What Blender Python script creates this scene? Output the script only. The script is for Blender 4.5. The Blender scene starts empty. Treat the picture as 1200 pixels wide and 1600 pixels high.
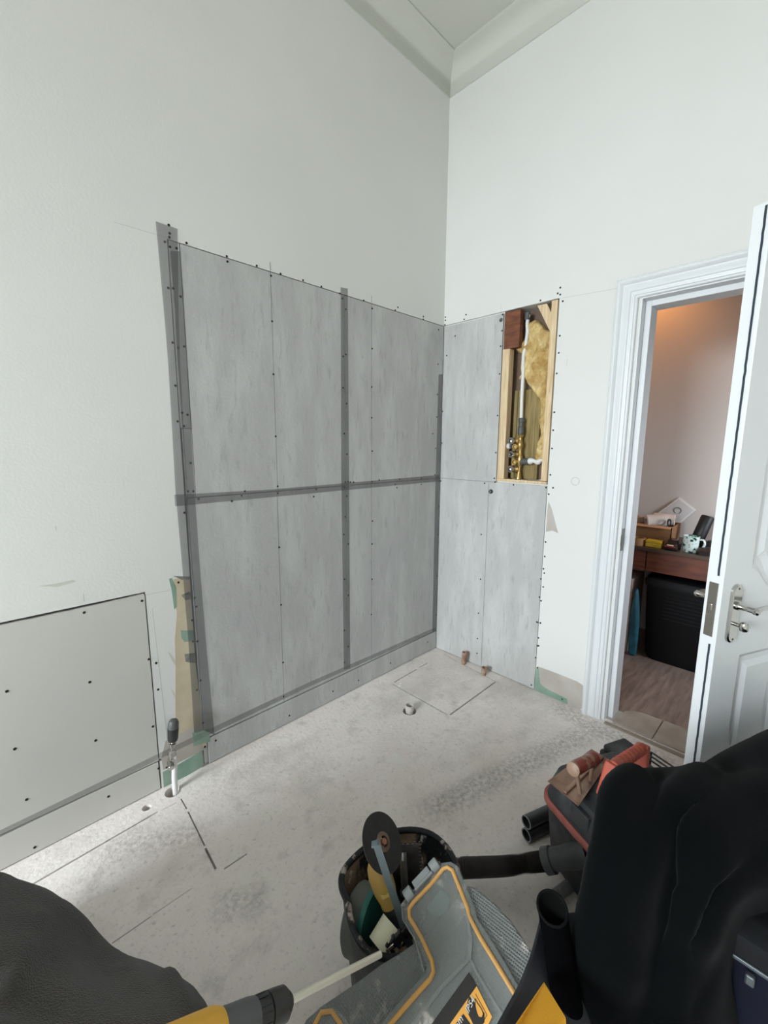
import bpy, bmesh, math, random
import numpy as np
from mathutils import Vector, Matrix, noise as mnoise
random.seed(7)
S = bpy.context.scene
COL = S.collection
V = Vector
PI = math.pi

# ------------------------------------------------------------------ camera, light, exposure
CAM_POS = V((-2.237, -1.753, 1.400))
CAM_AZ, CAM_PITCH, CAM_ROLL, CAM_F = math.radians(45.512), math.radians(8.912), math.radians(0.288), 670.82   # focal length in pixels of the 1600 px frame height
fwd = V((math.cos(CAM_PITCH)*math.cos(CAM_AZ), math.cos(CAM_PITCH)*math.sin(CAM_AZ), -math.sin(CAM_PITCH)))
r0 = fwd.cross(V((0, 0, 1))).normalized(); u0 = r0.cross(fwd)
RIGHT = math.cos(CAM_ROLL)*r0 + math.sin(CAM_ROLL)*u0
UP = -math.sin(CAM_ROLL)*r0 + math.cos(CAM_ROLL)*u0
cam = bpy.data.cameras.new('camera'); cam.sensor_fit = 'VERTICAL'; cam.sensor_height = 36.0; cam.sensor_width = 27.0
cam.lens = 36.0*CAM_F/1600.0; cam.clip_start = 0.02
co = bpy.data.objects.new('camera', cam); COL.objects.link(co)
mw = Matrix((( RIGHT.x, UP.x, -fwd.x, CAM_POS.x), (RIGHT.y, UP.y, -fwd.y, CAM_POS.y), (RIGHT.z, UP.z, -fwd.z, CAM_POS.z), (0, 0, 0, 1)))
co.matrix_world = mw; S.camera = co

S.view_settings.view_transform = 'Standard'; S.view_settings.look = 'None'
S.view_settings.gamma = 1.0; S.view_settings.use_curve_mapping = False
S.view_settings.exposure = 0.14
W = bpy.data.worlds.new('world'); S.world = W; W.use_nodes = True
W.node_tree.nodes['Background'].inputs[0].default_value = (0.75, 0.86, 1.0, 1)
W.node_tree.nodes['Background'].inputs[1].default_value = 1.0

def area_light(name, loc, direction, sx, sy, power, color):
    L = bpy.data.lights.new(name, 'AREA'); L.shape = 'RECTANGLE'; L.size = sx; L.size_y = sy; L.energy = power; L.color = color
    o = bpy.data.objects.new(name, L); COL.objects.link(o); o.location = loc
    o.rotation_euler = V(direction).to_track_quat('-Z', 'Y').to_euler(); return o
WIN_Y0, WIN_Y1, WIN_Z0, WIN_Z1 = -1.68, -0.30, 0.85, 2.75
sky_ = area_light('window_skylight', (-6.10, (WIN_Y0+WIN_Y1)/2, (WIN_Z0+WIN_Z1)/2), (1, -0.04, -0.54), WIN_Z1-WIN_Z0-.25, WIN_Y1-WIN_Y0-.1, 119, (0.87, 0.945, 1.0))
sky_.data.spread = math.radians(108)
area_light('window_groundlight', (-6.12, (WIN_Y0+WIN_Y1)/2, (WIN_Z0+WIN_Z1)/2), (1, 0.0, 0.0), WIN_Z1-WIN_Z0-.25, WIN_Y1-WIN_Y0-.1, 30, (0.92, 0.965, 1.0))
hfill_ = area_light('hall_cool_fill', (0.7, -2.95, 1.25), (0.15, 1, -0.25), 0.9, 1.0, 11, (0.85, 0.92, 1.0)); hfill_.data.spread = math.radians(95)  # added cool fill lamp to brighten the hall; no window is built there
L = bpy.data.lights.new('hall_downlight', 'SPOT'); L.energy = 14; L.color = (1.0, 0.40, 0.10); L.spot_size = math.radians(125); L.spot_blend = 0.9; L.shadow_soft_size = 0.05
o = bpy.data.objects.new('hall_downlight', L); COL.objects.link(o); o.location = (1.12, -0.72, 2.70); o.rotation_euler = V((0.35, -0.05, -1)).to_track_quat('-Z', 'Y').to_euler()

# ------------------------------------------------------------------ measuring helpers: a pixel's ray met with a real plane, or at a real distance
def ray(px, py): return fwd + RIGHT*((px-600)/CAM_F) + UP*((800-py)/CAM_F)
def on(px, py, ax, val):
    d = ray(px, py); return CAM_POS + d*((val-CAM_POS[ax])/d[ax])
def dep(px, py, k): return CAM_POS + ray(px, py)*k
def onp(px, py, o, n):
    d = ray(px, py); return CAM_POS + d*((V(o)-CAM_POS).dot(n)/d.dot(n))

# ------------------------------------------------------------------ materials
MATS = {}
def lin(c): return tuple(((x/255)/12.92 if x/255 <= 0.04045 else ((x/255+0.055)/1.055)**2.4) for x in c)
def mat(name, rgb, rough=0.6, metal=0.0, var=0.0, scale=8.0, bump=0.0, bscale=60.0, rgb2=None, stretch=(1, 1, 1), alpha=1.0, detail=5.0, contrast=(0.35, 0.65), spec=0.5, emit=0.0, trans=0.0):
    if name in MATS: return MATS[name]
    m = bpy.data.materials.new(name); m.use_nodes = True; nt = m.node_tree; N = nt.nodes; K = nt.links
    b = N['Principled BSDF']
    c = lin(rgb); b.inputs['Base Color'].default_value = (*c, 1)
    b.inputs['Roughness'].default_value = rough; b.inputs['Metallic'].default_value = metal
    b.inputs['Specular IOR Level'].default_value = spec
    b.inputs['Alpha'].default_value = alpha
    if trans: b.inputs['Transmission Weight'].default_value = trans
    tc = N.new('ShaderNodeTexCoord'); mp = N.new('ShaderNodeMapping'); mp.inputs['Scale'].default_value = stretch
    K.new(tc.outputs['Object'], mp.inputs['Vector'])
    if var > 0 or rgb2:
        nz = N.new('ShaderNodeTexNoise'); nz.inputs['Scale'].default_value = scale; nz.inputs['Detail'].default_value = detail
        K.new(mp.outputs[0], nz.inputs['Vector'])
        rp = N.new('ShaderNodeValToRGB'); K.new(nz.outputs['Fac'], rp.inputs[0])
        rp.color_ramp.elements[0].position, rp.color_ramp.elements[1].position = contrast
        c2 = lin(rgb2) if rgb2 else tuple(x*(1-var) for x in c)
        rp.color_ramp.elements[0].color = (*c2, 1); rp.color_ramp.elements[1].color = (*c, 1)
        K.new(rp.outputs[0], b.inputs['Base Color'])
    if bump > 0:
        nb = N.new('ShaderNodeTexNoise'); nb.inputs['Scale'].default_value = bscale; nb.inputs['Detail'].default_value = 4
        K.new(mp.outputs[0], nb.inputs['Vector'])
        bp = N.new('ShaderNodeBump'); bp.inputs['Strength'].default_value = bump; bp.inputs['Distance'].default_value = 0.01
        K.new(nb.outputs['Fac'], bp.inputs['Height']); K.new(bp.outputs[0], b.inputs['Normal'])
    if emit:
        b.inputs['Emission Color'].default_value = (*c, 1); b.inputs['Emission Strength'].default_value = emit
    MATS[name] = m; return m

def layered(name, base, layers, rough=0.85, bump=0.3, bscale=40):
    """base colour with several noise layers: (rgb, scale, lo, hi, stretch, amount)"""
    m = bpy.data.materials.new(name); m.use_nodes = True; nt = m.node_tree; N = nt.nodes; K = nt.links
    b = N['Principled BSDF']; b.inputs['Roughness'].default_value = rough; b.inputs['Specular IOR Level'].default_value = 0.25
    tc = N.new('ShaderNodeTexCoord'); prev = None
    for i, (rgb, sc, lo, hi, st, amt) in enumerate(layers):
        mp = N.new('ShaderNodeMapping'); mp.inputs['Scale'].default_value = st; mp.inputs['Location'].default_value = (i*3.1, i*1.7, i*2.3)
        K.new(tc.outputs['Object'], mp.inputs['Vector'])
        nz = N.new('ShaderNodeTexNoise'); nz.inputs['Scale'].default_value = sc; nz.inputs['Detail'].default_value = 7; nz.inputs['Roughness'].default_value = 0.62
        K.new(mp.outputs[0], nz.inputs['Vector'])
        mr = N.new('ShaderNodeMapRange'); mr.inputs['From Min'].default_value = lo; mr.inputs['From Max'].default_value = hi
        mr.inputs['To Max'].default_value = amt; mr.clamp = True; K.new(nz.outputs['Fac'], mr.inputs['Value'])
        mx = N.new('ShaderNodeMix'); mx.data_type = 'RGBA'; K.new(mr.outputs[0], mx.inputs['Factor'])
        if prev is None: mx.inputs['A'].default_value = (*lin(base), 1)
        else: K.new(prev, mx.inputs['A'])
        mx.inputs['B'].default_value = (*lin(rgb), 1); prev = mx.outputs['Result']
    K.new(prev, b.inputs['Base Color'])
    nb = N.new('ShaderNodeTexNoise'); nb.inputs['Scale'].default_value = bscale; nb.inputs['Detail'].default_value = 8
    K.new(tc.outputs['Object'], nb.inputs['Vector'])
    bp = N.new('ShaderNodeBump'); bp.inputs['Strength'].default_value = bump; bp.inputs['Distance'].default_value = 0.01
    K.new(nb.outputs['Fac'], bp.inputs['Height']); K.new(bp.outputs[0], b.inputs['Normal'])
    MATS[name] = m; return m

M_wall = mat('wall_paint', (229, 229, 225), 0.85, var=0.035, scale=1.3, bump=0.05, bscale=120)
M_ceil = mat('ceiling_paint', (214, 215, 206), 0.9, bump=0.03)
M_floor = layered('concrete_floor', (230, 222, 217), [
    ((241, 234, 229), 1.7, 0.42, 0.62, (1, 1, 1), 0.7), ((202, 195, 190), 2.8, 0.50, 0.66, (1, 1.4, 1), 0.7),
    ((232, 229, 222), 6.0, 0.56, 0.70, (1.8, 1, 1), 0.55), ((188, 181, 176), 11.0, 0.56, 0.72, (1, 1, 1), 0.6), ((236, 233, 226), 30, 0.60, 0.68, (1, 1.8, 1), 0.6),
    ((208, 198, 186), 1.4, 0.50, 0.68, (1, 1, 1), 0.5), ((156, 153, 148), 55, 0.57, 0.70, (1, 1, 1), 0.45), ((140, 137, 132), 150, 0.58, 0.72, (1, 0.5, 1), 0.4), ((244, 242, 236), 95, 0.68, 0.74, (0.6, 1, 1), 0.7)], 0.95, 0.28, 60)
def scuff_band(m, a, b, width, rgb, amt):
    nt = m.node_tree; N = nt.nodes; K = nt.links; bs = N['Principled BSDF']; src = bs.inputs['Base Color'].links[0].from_socket
    t = (b-a).normalized(); n = V((-t.y, t.x, 0)); L_ = (b-a).length
    ge = N.new('ShaderNodeTexCoord'); nz = N.new('ShaderNodeTexNoise'); nz.inputs['Scale'].default_value = 55; nz.inputs['Detail'].default_value = 10; nz.inputs['Roughness'].default_value = 0.7; K.new(ge.outputs['Object'], nz.inputs['Vector'])
    def proj(v, off):
        d = N.new('ShaderNodeVectorMath'); d.operation = 'DOT_PRODUCT'; K.new(ge.outputs['Object'], d.inputs[0]); d.inputs[1].default_value = v
        s_ = N.new('ShaderNodeMath'); s_.operation = 'SUBTRACT'; K.new(d.outputs['Value'], s_.inputs[0]); s_.inputs[1].default_value = off
        q = N.new('ShaderNodeMath'); q.operation = 'ABSOLUTE'; K.new(s_.outputs[0], q.inputs[0]); return q
    def fall(q, w0, w1):
        r_ = N.new('ShaderNodeMapRange'); r_.interpolation_type = 'SMOOTHSTEP'; r_.inputs['From Min'].default_value = w0; r_.inputs['From Max'].default_value = w1; r_.inputs['To Min'].default_value = 1; r_.inputs['To Max'].default_value = 0; K.new(q.outputs[0], r_.inputs['Value']); return r_
    mid = (a+b)/2; f1 = fall(proj(n, mid.dot(n)), width*0.15, width); f2 = fall(proj(t, mid.dot(t)), L_*0.35, L_*0.6)
    nr = N.new('ShaderNodeMapRange'); nr.inputs['From Min'].default_value = 0.40; nr.inputs['From Max'].default_value = 0.62; nr.inputs['To Max'].default_value = amt; K.new(nz.outputs['Fac'], nr.inputs['Value'])
    m1 = N.new('ShaderNodeMath'); m1.operation = 'MULTIPLY'; K.new(f1.outputs[0], m1.inputs[0]); K.new(f2.outputs[0], m1.inputs[1])
    m2 = N.new('ShaderNodeMath'); m2.operation = 'MULTIPLY'; K.new(m1.outputs[0], m2.inputs[0]); K.new(nr.outputs[0], m2.inputs[1])
    mx = N.new('ShaderNodeMix'); mx.data_type = 'RGBA'; K.new(m2.outputs[0], mx.inputs['Factor']); K.new(src, mx.inputs['A']); mx.inputs['B'].default_value = (*lin(rgb), 1); K.new(mx.outputs['Result'], bs.inputs['Base Color'])
scuff_band(M_floor, on(930, 1140, 2, 0), on(650, 1275, 2, 0), 0.10, (150, 148, 143), 0.75)
scuff_band(M_floor, on(860, 1100, 2, 0), on(1060, 1200, 2, 0), 0.10, (140, 132, 120), 0.6)
scuff_band(M_floor, on(150, 1330, 2, 0), on(330, 1300, 2, 0), 0.10, (164, 156, 146), 0.6)
scuff_band(M_floor, on(330, 1420, 2, 0), on(420, 1400, 2, 0), 0.08, (164, 161, 156), 0.6)
M_cem = layered('cement_board_face', (186, 186, 184), [
    ((202, 203, 200), 2.5, 0.45, 0.62, (3, 3, 0.8), 0.8), ((163, 164, 163), 14, 0.55, 0.72, (3.5, 3.5, 0.7), 0.7),
    ((134, 136, 136), 26, 0.66, 0.75, (4, 4, 0.6), 0.7), ((210, 211, 210), 60, 0.58, 0.7, (2, 2, 1), 0.4)], 0.85, 0.12, 90)
M_cemB = M_cem
M_plbd = mat('plasterboard_face', (205, 203, 197), 0.85, var=0.03, scale=2)
M_cut = mat('cut_gap', (52, 48, 44), 0.95)
M_pencil = mat('pencil_mark', (105, 104, 102), 0.8)
M_screw = mat('black_phosphate_screw', (26, 25, 25), 0.55, 0.3)
M_white = mat('white_gloss_paint', (226, 229, 230), 0.38, bump=0.02, bscale=30)
M_chrome = mat('chrome', (190, 188, 184), 0.16, 1.0)
M_brass = mat('brass', (206, 178, 118), 0.38, 0.85, rgb2=(176, 146, 92), scale=30)
M_pine = mat('pine_timber', (230, 208, 172), 0.7, rgb2=(208, 178, 138), scale=6, stretch=(12, 12, 1.2), bump=0.1)
M_treat = mat('treated_timber', (158, 140, 92), 0.75, rgb2=(122, 104, 62), scale=7, stretch=(14, 14, 1.0), bump=0.1)
M_ply = mat('red_brown_block', (128, 78, 50), 0.7, rgb2=(96, 54, 34), scale=14, stretch=(1, 1, 3))
M_mdf = mat('brown_sheathing_board', (124, 104, 88), 0.85, var=0.12, scale=5)
M_wool = mat('mineral_wool', (232, 208, 150), 0.95, rgb2=(184, 150, 88), scale=13, bump=0.9, bscale=70, detail=8)
M_pipe = mat('white_plastic_pipe', (226, 226, 222), 0.35)
M_fit = mat('grey_plastic_fitting', (84, 86, 86), 0.5)
M_blk = mat('black_plastic', (30, 31, 33), 0.45, rgb2=(48, 49, 50), scale=7)
M_blkdust = mat('dusty_black_plastic', (34, 36, 38), 0.6, rgb2=(82, 84, 84), scale=9, contrast=(0.28, 0.5))
M_green = mat('green_board_paper', (124, 154, 134), 0.9, rgb2=(150, 172, 156), scale=12)
M_beige = mat('old_cream_paint', (212, 201, 176), 0.85, rgb2=(196, 180, 152), scale=9)
M_greypl = mat('bare_grey_plaster', (176, 168, 158), 0.9, rgb2=(194, 188, 180), scale=6)

def tape_mat():
    m = bpy.data.materials.new('scrim_tape'); m.use_nodes = True; N = m.node_tree.nodes; K = m.node_tree.links
    b = N['Principled BSDF']; b.inputs['Base Color'].default_value = (*lin((118, 118, 118)), 1); b.inputs['Roughness'].default_value = 0.8
    b.inputs['Alpha'].default_value = 0.26
    return m
M_tape = tape_mat(); M_tape_light = mat('pale_scrim_tape', (140, 140, 138), 0.8, alpha=0.20)

# ------------------------------------------------------------------ mesh helpers
class MB:
    def __init__(s): s.v = []; s.f = []
    def add(s, vs, fs):
        k = len(s.v); s.v += [tuple(x) for x in vs]; s.f += [tuple(i+k for i in f) for f in fs]; return s
    def box(s, lo, hi, M=None):
        x0, y0, z0 = lo; x1, y1, z1 = hi
        vs = [V(p) for p in ((x0,y0,z0),(x1,y0,z0),(x1,y1,z0),(x0,y1,z0),(x0,y0,z1),(x1,y0,z1),(x1,y1,z1),(x0,y1,z1))]
        if M: vs = [M @ p for p in vs]
        return s.add(vs, [(0,3,2,1),(4,5,6,7),(0,1,5,4),(1,2,6,5),(2,3,7,6),(3,0,4,7)])
    def loft(s, rings, cap0=True, cap1=True, closed=True):
        n = len(rings[0]); vs = [p for r in rings for p in r]; fs = []
        for i in range(len(rings)-1):
            for j in range(n if closed else n-1):
                a = i*n+j; b = i*n+(j+1) % n; fs.append((a, b, b+n, a+n))
        if cap0: fs.append(tuple(range(n-1, -1, -1)))
        if cap1: fs.append(tuple(range((len(rings)-1)*n, len(rings)*n)))
        return s.add(vs, fs)
    def prism(s, poly, off):           # poly: 3D points of one face, off: thickness vector
        off = V(off); return s.loft([[V(p) for p in poly], [V(p)+off for p in poly]])
    def cyl(s, p0, p1, r0, r1=None, n=20, caps=True):
        return s.lathe(p0, V(p1)-V(p0), [(r0, 0), (r0 if r1 is None else r1, 1)], n, caps, caps)
    def lathe(s, o, axis, prof, n=28, c0=True, c1=True):   # prof: (radius, t) along axis (full vector)
        o = V(o); axis = V(axis); a = axis.normalized()
        x = a.orthogonal().normalized(); y = a.cross(x)
        rings = [[o+axis*t+(x*math.cos(2*PI*k/n)+y*math.sin(2*PI*k/n))*r for k in range(n)] for r, t in prof]
        return s.loft(rings, c0, c1)
    def tube(s, path, r, n=12, caps=True, flat=None):
        path = [V(p) for p in path]; rings = []; up = None
        for i, p in enumerate(path):
            t = (path[min(i+1, len(path)-1)]-path[max(i-1, 0)]).normalized()
            if up is None: up = t.orthogonal().normalized()
            up = (up-t*up.dot(t)).normalized(); sd = t.cross(up)
            rr = r(i/(len(path)-1)) if callable(r) else r
            rings.append([p+(up*math.cos(2*PI*k/n)+sd*math.sin(2*PI*k/n))*rr for k in range(n)])
        return s.loft(rings, caps, caps)
    def strip(s, path, w, h, nrm):     # rectangular bar following a path, nrm = outward normal
        nrm = V(nrm).normalized(); path = [V(p) for p in path]; rings = []
        for i, p in enumerate(path):
            if i == 0: t1 = t2 = (path[1]-p).normalized()
            elif i == len(path)-1: t1 = t2 = (p-path[-2]).normalized()
            else: t1 = (p-path[i-1]).normalized(); t2 = (path[i+1]-p).normalized()
            sd = ((t1+t2).normalized()).cross(nrm).normalized(); k = 1/max(0.5, math.cos(t1.angle(t2)/2))
            rings.append([p-sd*w/2*k, p+sd*w/2*k, p+sd*w/2*k+nrm*h, p-sd*w/2*k+nrm*h])
        return s.loft(rings)
    def mesh(s, name):
        me = bpy.data.meshes.new(name); me.from_pydata(s.v, [], s.f); me.update()
        bm = bmesh.new(); bm.from_mesh(me); bmesh.ops.recalc_face_normals(bm, faces=bm.faces); bm.to_mesh(me); bm.free(); return me
    def obj(s, name, m, parent=None, smooth=35, bevel=0, seg=2, sub=0):
        return mkobj(name, s.mesh(name), m, parent, smooth, bevel, seg, sub)

def mkobj(name, me, m, parent=None, smooth=35, bevel=0, seg=2, sub=0):
    o = bpy.data.objects.new(name, me); COL.objects.link(o)
    if m: me.materials.append(m)
    if smooth:
        for p in me.polygons: p.use_smooth = True
        me.set_sharp_from_angle(angle=math.radians(smooth))
    if bevel:
        b = o.modifiers.new('b', 'BEVEL'); b.width = bevel; b.segments = seg; b.limit_method = 'ANGLE'; b.angle_limit = math.radians(40)
    if sub:
        b = o.modifiers.new('s', 'SUBSURF'); b.levels = sub; b.render_levels = sub
    if parent: o.parent = parent
    return o
def thing(name, label, cat, loc=(0, 0, 0), group=None):
    o = bpy.data.objects.new(name, None); COL.objects.link(o); o.empty_display_size = 0.05
    return tag(o, label, cat, group)
def tag(o, label, cat, group=None):
    o['label'] = label; o['category'] = cat
    if group: o['group'] = group
    return o
def struct(o): o['kind'] = 'structure'; return o
def rebase(root, loc):                 # move the empty to the thing's base without moving its parts
    loc = V(loc); root.location = loc
    for ch in root.children:
        ch.location = V(ch.location)-loc if ch.type == 'EMPTY' else V(ch.location)-loc
def boolean_cut(o, cutter_mb):
    c = cutter_mb.obj('cutter', None, smooth=0)
    md = o.modifiers.new('cut', 'BOOLEAN'); md.operation = 'DIFFERENCE'; md.object = c; md.solver = 'EXACT'; md.use_self = True
    bpy.context.view_layer.update()
    dg = bpy.context.evaluated_depsgraph_get(); me = bpy.data.meshes.new_from_object(o.evaluated_get(dg))
    o.modifiers.clear(); old = o.data; o.data = me; bpy.data.objects.remove(c); bpy.data.meshes.remove(old)
    return o
def cr(pts, n, closed=False):          # Catmull-Rom through 3D points
    P = [V(p) for p in pts]; N = len(P); out = []
    seg = N if closed else N-1
    for i in range(seg):
        g = (lambda k: P[k % N]) if closed else (lambda k: P[min(max(k, 0), N-1)])
        a, b, c, d = g(i-1), g(i), g(i+1), g(i+2)
        for j in range(n):
            t = j/n; out.append(0.5*((2*b)+(c-a)*t+(2*a-5*b+4*c-d)*t*t+(3*b-a-3*c+d)*t**3))
    if not closed: out.append(P[-1])
    return out
def frame(o, x, z):                    # matrix with x axis x, z axis z
    x = V(x).normalized(); z = V(z).normalized(); y = z.cross(x).normalized(); x = y.cross(z)
    return Matrix(((x.x, y.x, z.x, o[0]), (x.y, y.y, z.y, o[1]), (x.z, y.z, z.z, o[2]), (0, 0, 0, 1)))

# ------------------------------------------------------------------ room shell
X0, Y0, ZC = -6.20, -3.30, 3.50
BT, BJ, SK = 2.127, 1.186, 0.127       # top of the boards, their joint, top of the low strip
fl = MB().box((X0, Y0, -0.12), (-0.035, 0.03, 0)).box((-0.035, -1.0, -0.12), (-0.0, 0.03, 0)).obj('floor', M_floor, smooth=0)
fl.data.clear_geometry()
fl.data = MB().box((X0, Y0, -0.12), (0.02, 0.03, 0)).mesh('floor'); fl.data.materials.append(M_floor)
cut = MB()
def groove(pa, pb, w=0.004, d=0.012):
    a = on(*pa, 2, 0); b = on(*pb, 2, 0); t = (b-a).normalized(); s = V((t.y, -t.x, 0))*w/2
    cut.loft([[a-s+V((0,0,-d)), a+s+V((0,0,-d)), a+s+V((0,0,.01)), a-s+V((0,0,.01))], [b-s+V((0,0,-d)), b+s+V((0,0,-d)), b+s+V((0,0,.01)), b-s+V((0,0,.01))]])
groove((694, 1022), (775, 1065), 0.008, 0.03); groove((776, 1064), (703, 1117), 0.008, 0.03); groove((700, 1117), (614, 1069), 0.009, 0.03); groove((616, 1066), (652, 1045), 0.007, 0.03); groove((655, 1043), (668, 1036), 0.006, 0.03)
groove((-60, 1446), (247, 1268), 0.007, 0.03); groove((252, 1266), (276, 1254), 0.003); groove((283, 1248), (292, 1264), 0.006); groove((294, 1268), (320, 1322), 0.006); groove((321, 1325), (337, 1358), 0.008, 0.02)
groove((350, 1358), (386, 1334), 0.005); groove((175, 1474), (236, 1432), 0.003); groove((239, 1429), (300, 1388), 0.002)
groove((779, 1066), (800, 1076), 0.002)
for (px, py, r) in ((640, 1111, 0.036), (270, 1237, 0.030), (229, 1262, 0.016)):
    c = on(px, py, 2, 0); cut.cyl((c.x, c.y, -0.09), (c.x, c.y, 0.01), r, n=28)
boolean_cut(fl, cut); struct(fl)
M_spot = mat('dried_plaster_spot', (238, 236, 230), 0.9)
for (px, py, r_) in ((626,1068,7),(683,1062,4),(665,1077,3),(624,1072,8),(815,1180,4),(862,1130,3),(556,1167,4),(380,1250,4),(612,1135,5),(835,1093,4),(917,1141,5),(963,1145,4),(945,1156,3),(560,1230,3),(800,1395,4),(640,1215,3),(345,1246,4),(480,1190,3),(395,1248,3)):
    c = on(px, py, 2, 0); r_ *= 0.0012
    MB().prism([c+V((r_*(1+.4*math.sin(3*a+px))*math.cos(a), r_*0.8*(1+.4*math.cos(2*a+py))*math.sin(a), 0.0005)) for a in [k*PI/6 for k in range(12)]], (0, 0, 0.0012)).obj('plaster_spot', M_spot, fl)
MB().prism([on(x, y, 2, 0.0004) for x, y in ((602,1189),(612,1180),(616,1175),(622,1178),(630,1184),(636,1193),(625,1195),(612,1191))], (0, 0, 0.0008)).obj('plaster_smear', mat('thin_plaster_smear', (226, 222, 215), 0.9), fl)
for a, b in (((455,1222),(468,1208)),((376,1252),(397,1236)),((632,1268),(672,1303)),((280,1533),(298,1518)),((520,1166),(545,1160))):
    MB().strip([on(*a, 2, 0.0002), on(*b, 2, 0.0002)], 0.003, 0.0006, (0, 0, 1)).obj('scratch', mat('pale_scratch', (226, 220, 204), 0.9), fl)

def polywall(name, lo, hi, m): return struct(MB().box(lo, hi).obj(name, m, smooth=0))
wl = polywall('wall_left', (X0-0.1, 0, 0), (0, 0.16, ZC), M_wall)
c2 = MB().box((-1.620, -0.02, -0.02), (0.02, 0.0125, BT+0.004)) \
    .box((X0-0.2, -0.02, -0.02), (-1.786, 0.0125, 0.842))
c2b = MB().box((X0-0.2, -0.02, 0.822), (-1.7862, 0.07, 0.8418)).box((-1.80, -0.02, 0.0), (-1.7863, 0.07, 0.8417)).box((-1.6198, -0.02, 2.118), (0.0, 0.06, BT+0.0038)).box((X0-0.2, -0.02, SK-0.006), (-0.002, 0.07, SK+0.006)).box((-1.6199, -0.02, 0.0), (-1.606, 0.06, 2.13)).box((-0.806, -0.02, 0.0), (-0.792, 0.05, 2.12)).box((-1.61, -0.02, BJ-0.006), (0.0, 0.05, BJ+0.006))
boolean_cut(wl, c2); boolean_cut(wl, c2b)
wr = polywall('wall_right', (0, Y0, 0), (0.14, 0.16, ZC), M_wall)
RY0, RY1 = -0.416, -0.722              # recess for the shower valve
DY0, DY1 = -1.100, -1.912              # doorway
c3 = MB().box((-0.02, -0.7275, -0.02), (0.0125, 0.02, BT+0.006)).box((-0.02, DY1, -0.02), (0.3, DY0, 2.053))
boolean_cut(wr, c3)
boolean_cut(wr, MB().box((-0.02, RY1, BJ+0.006), (0.112, RY0, BT+0.006)))
cl = polywall('ceiling', (X0-0.1, Y0-0.1, ZC), (0.14, 0.16, ZC+0.1), M_ceil)
wb = polywall('wall_back', (X0, Y0-0.12, 0), (0.14, Y0, ZC), M_wall)
ww = polywall('wall_window', (X0-0.12, Y0-0.12, 0), (X0, 0.0, ZC), M_wall)
boolean_cut(ww, MB().box((X0-0.3, WIN_Y0, WIN_Z0), (X0+0.1, WIN_Y1, WIN_Z1)))
wf = MB()
for a, b in (((WIN_Y0, WIN_Z0), (WIN_Y0+0.06, WIN_Z1)), ((WIN_Y1-0.06, WIN_Z0), (WIN_Y1, WIN_Z1)), ((WIN_Y0, WIN_Z0), (WIN_Y1, WIN_Z0+0.06)), ((WIN_Y0, WIN_Z1-0.06), (WIN_Y1, WIN_Z1)), ((WIN_Y0, 1.77), (WIN_Y1, 1.82))):
    wf.box((X0-0.10, a[0], a[1]), (X0-0.06, b[0], b[1]))
wfo = struct(wf.obj('window_1', M_white, bevel=0.004))
gl = MB().box((X0-0.085, WIN_Y0+.03, WIN_Z0+.03), (X0-0.08, WIN_Y1-.03, WIN_Z1-.03)).obj('window_pane', mat('window_glass', (235, 240, 240), 0.05, trans=1.0), wfo)

# coving
def coving(name, a, b, inward, mit):
    prof = [(0.0, -0.125), (0.004, -0.125), (0.008, -0.112)] + [(0.008+0.095*(1-math.cos(t*PI/2)), -0.112+0.1*math.sin(t*PI/2)) for t in [i/8 for i in range(1, 9)]] + [(0.112, -0.008), (0.112, 0.0), (0, 0)]
    a = V(a); b = V(b); inw = V(inward); d = (b-a).normalized(); rings = []
    for p, sgn in ((a, 0), (b, -1)):
        rings.append([p+inw*u+V((0, 0, w))+d*(sgn*u) for u, w in prof])
    return struct(MB().loft(rings).obj(name, M_ceil, smooth=50))
coving('trim_1', (X0, 0, ZC), (0, 0, ZC), (0, -1, 0), 1)
coving('trim_2', (0, Y0, ZC), (0, 0, ZC), (-1, 0, 0), 1)

# ------------------------------------------------------------------ boards
def slab(name, lo, hi, m, parent=None, bevel=0.0008): return MB().box(lo, hi).obj(name, m, parent, smooth=0, bevel=bevel, seg=1)
screw_proto = {}
def screw_mesh(ax):
    if ax in screw_proto: return screw_proto[ax]
    d = V((0, -1, 0)) if ax == 1 else V((-1, 0, 0))
    mb = MB().lathe((0, 0, 0), d*0.0012, [(0.0046, -0.5), (0.0046, 0.55), (0.0036, 1.0), (0.0016, 1.0), (0.0010, 0.5)], 12)
    me = mb.mesh('screw'); me.materials.append(M_screw); screw_proto[ax] = me; return me
def screws(ax, pts, parent, face=-0.0012):
    for p in pts:
        o = bpy.data.objects.new('screw', screw_mesh(ax)); COL.objects.link(o); o.parent = parent
        q = on(p[0], p[1], ax, 0.0); q[ax] = face
        if ax == 1: q.x = min(q.x, -0.007)
        else: q.y = min(q.y, -0.007)
        o.location = q
def Z1(l): return [(200+x/2.3077, 320+y/2.3077) for x, y in l]
def Z4(l): return [(x/3.0, 880+y/3.0) for x, y in l]
def Z5(l): return [(660+x/4.444, 440+y/4.444) for x, y in l]
def Z6(l): return [(840+x/4.0, 780+y/4.0) for x, y in l]
def Z7(l): return [(600+x/3.333, 940+y/3.333) for x, y in l]
FY = -0.001
XV, XL = -0.799, -1.575
def pencil(parent, ax, coord, z0, z1, w=0.0016):
    if ax == 1: MB().box((coord-w/2, FY-0.0003, z0), (coord+w/2, FY+0.0005, z1)).obj('pencil_line', M_pencil, parent, smooth=0)
    else: MB().box((FY-0.0003, coord-w/2, z0), (FY+0.0005, coord+w/2, z1)).obj('pencil_line', M_pencil, parent, smooth=0)

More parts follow.
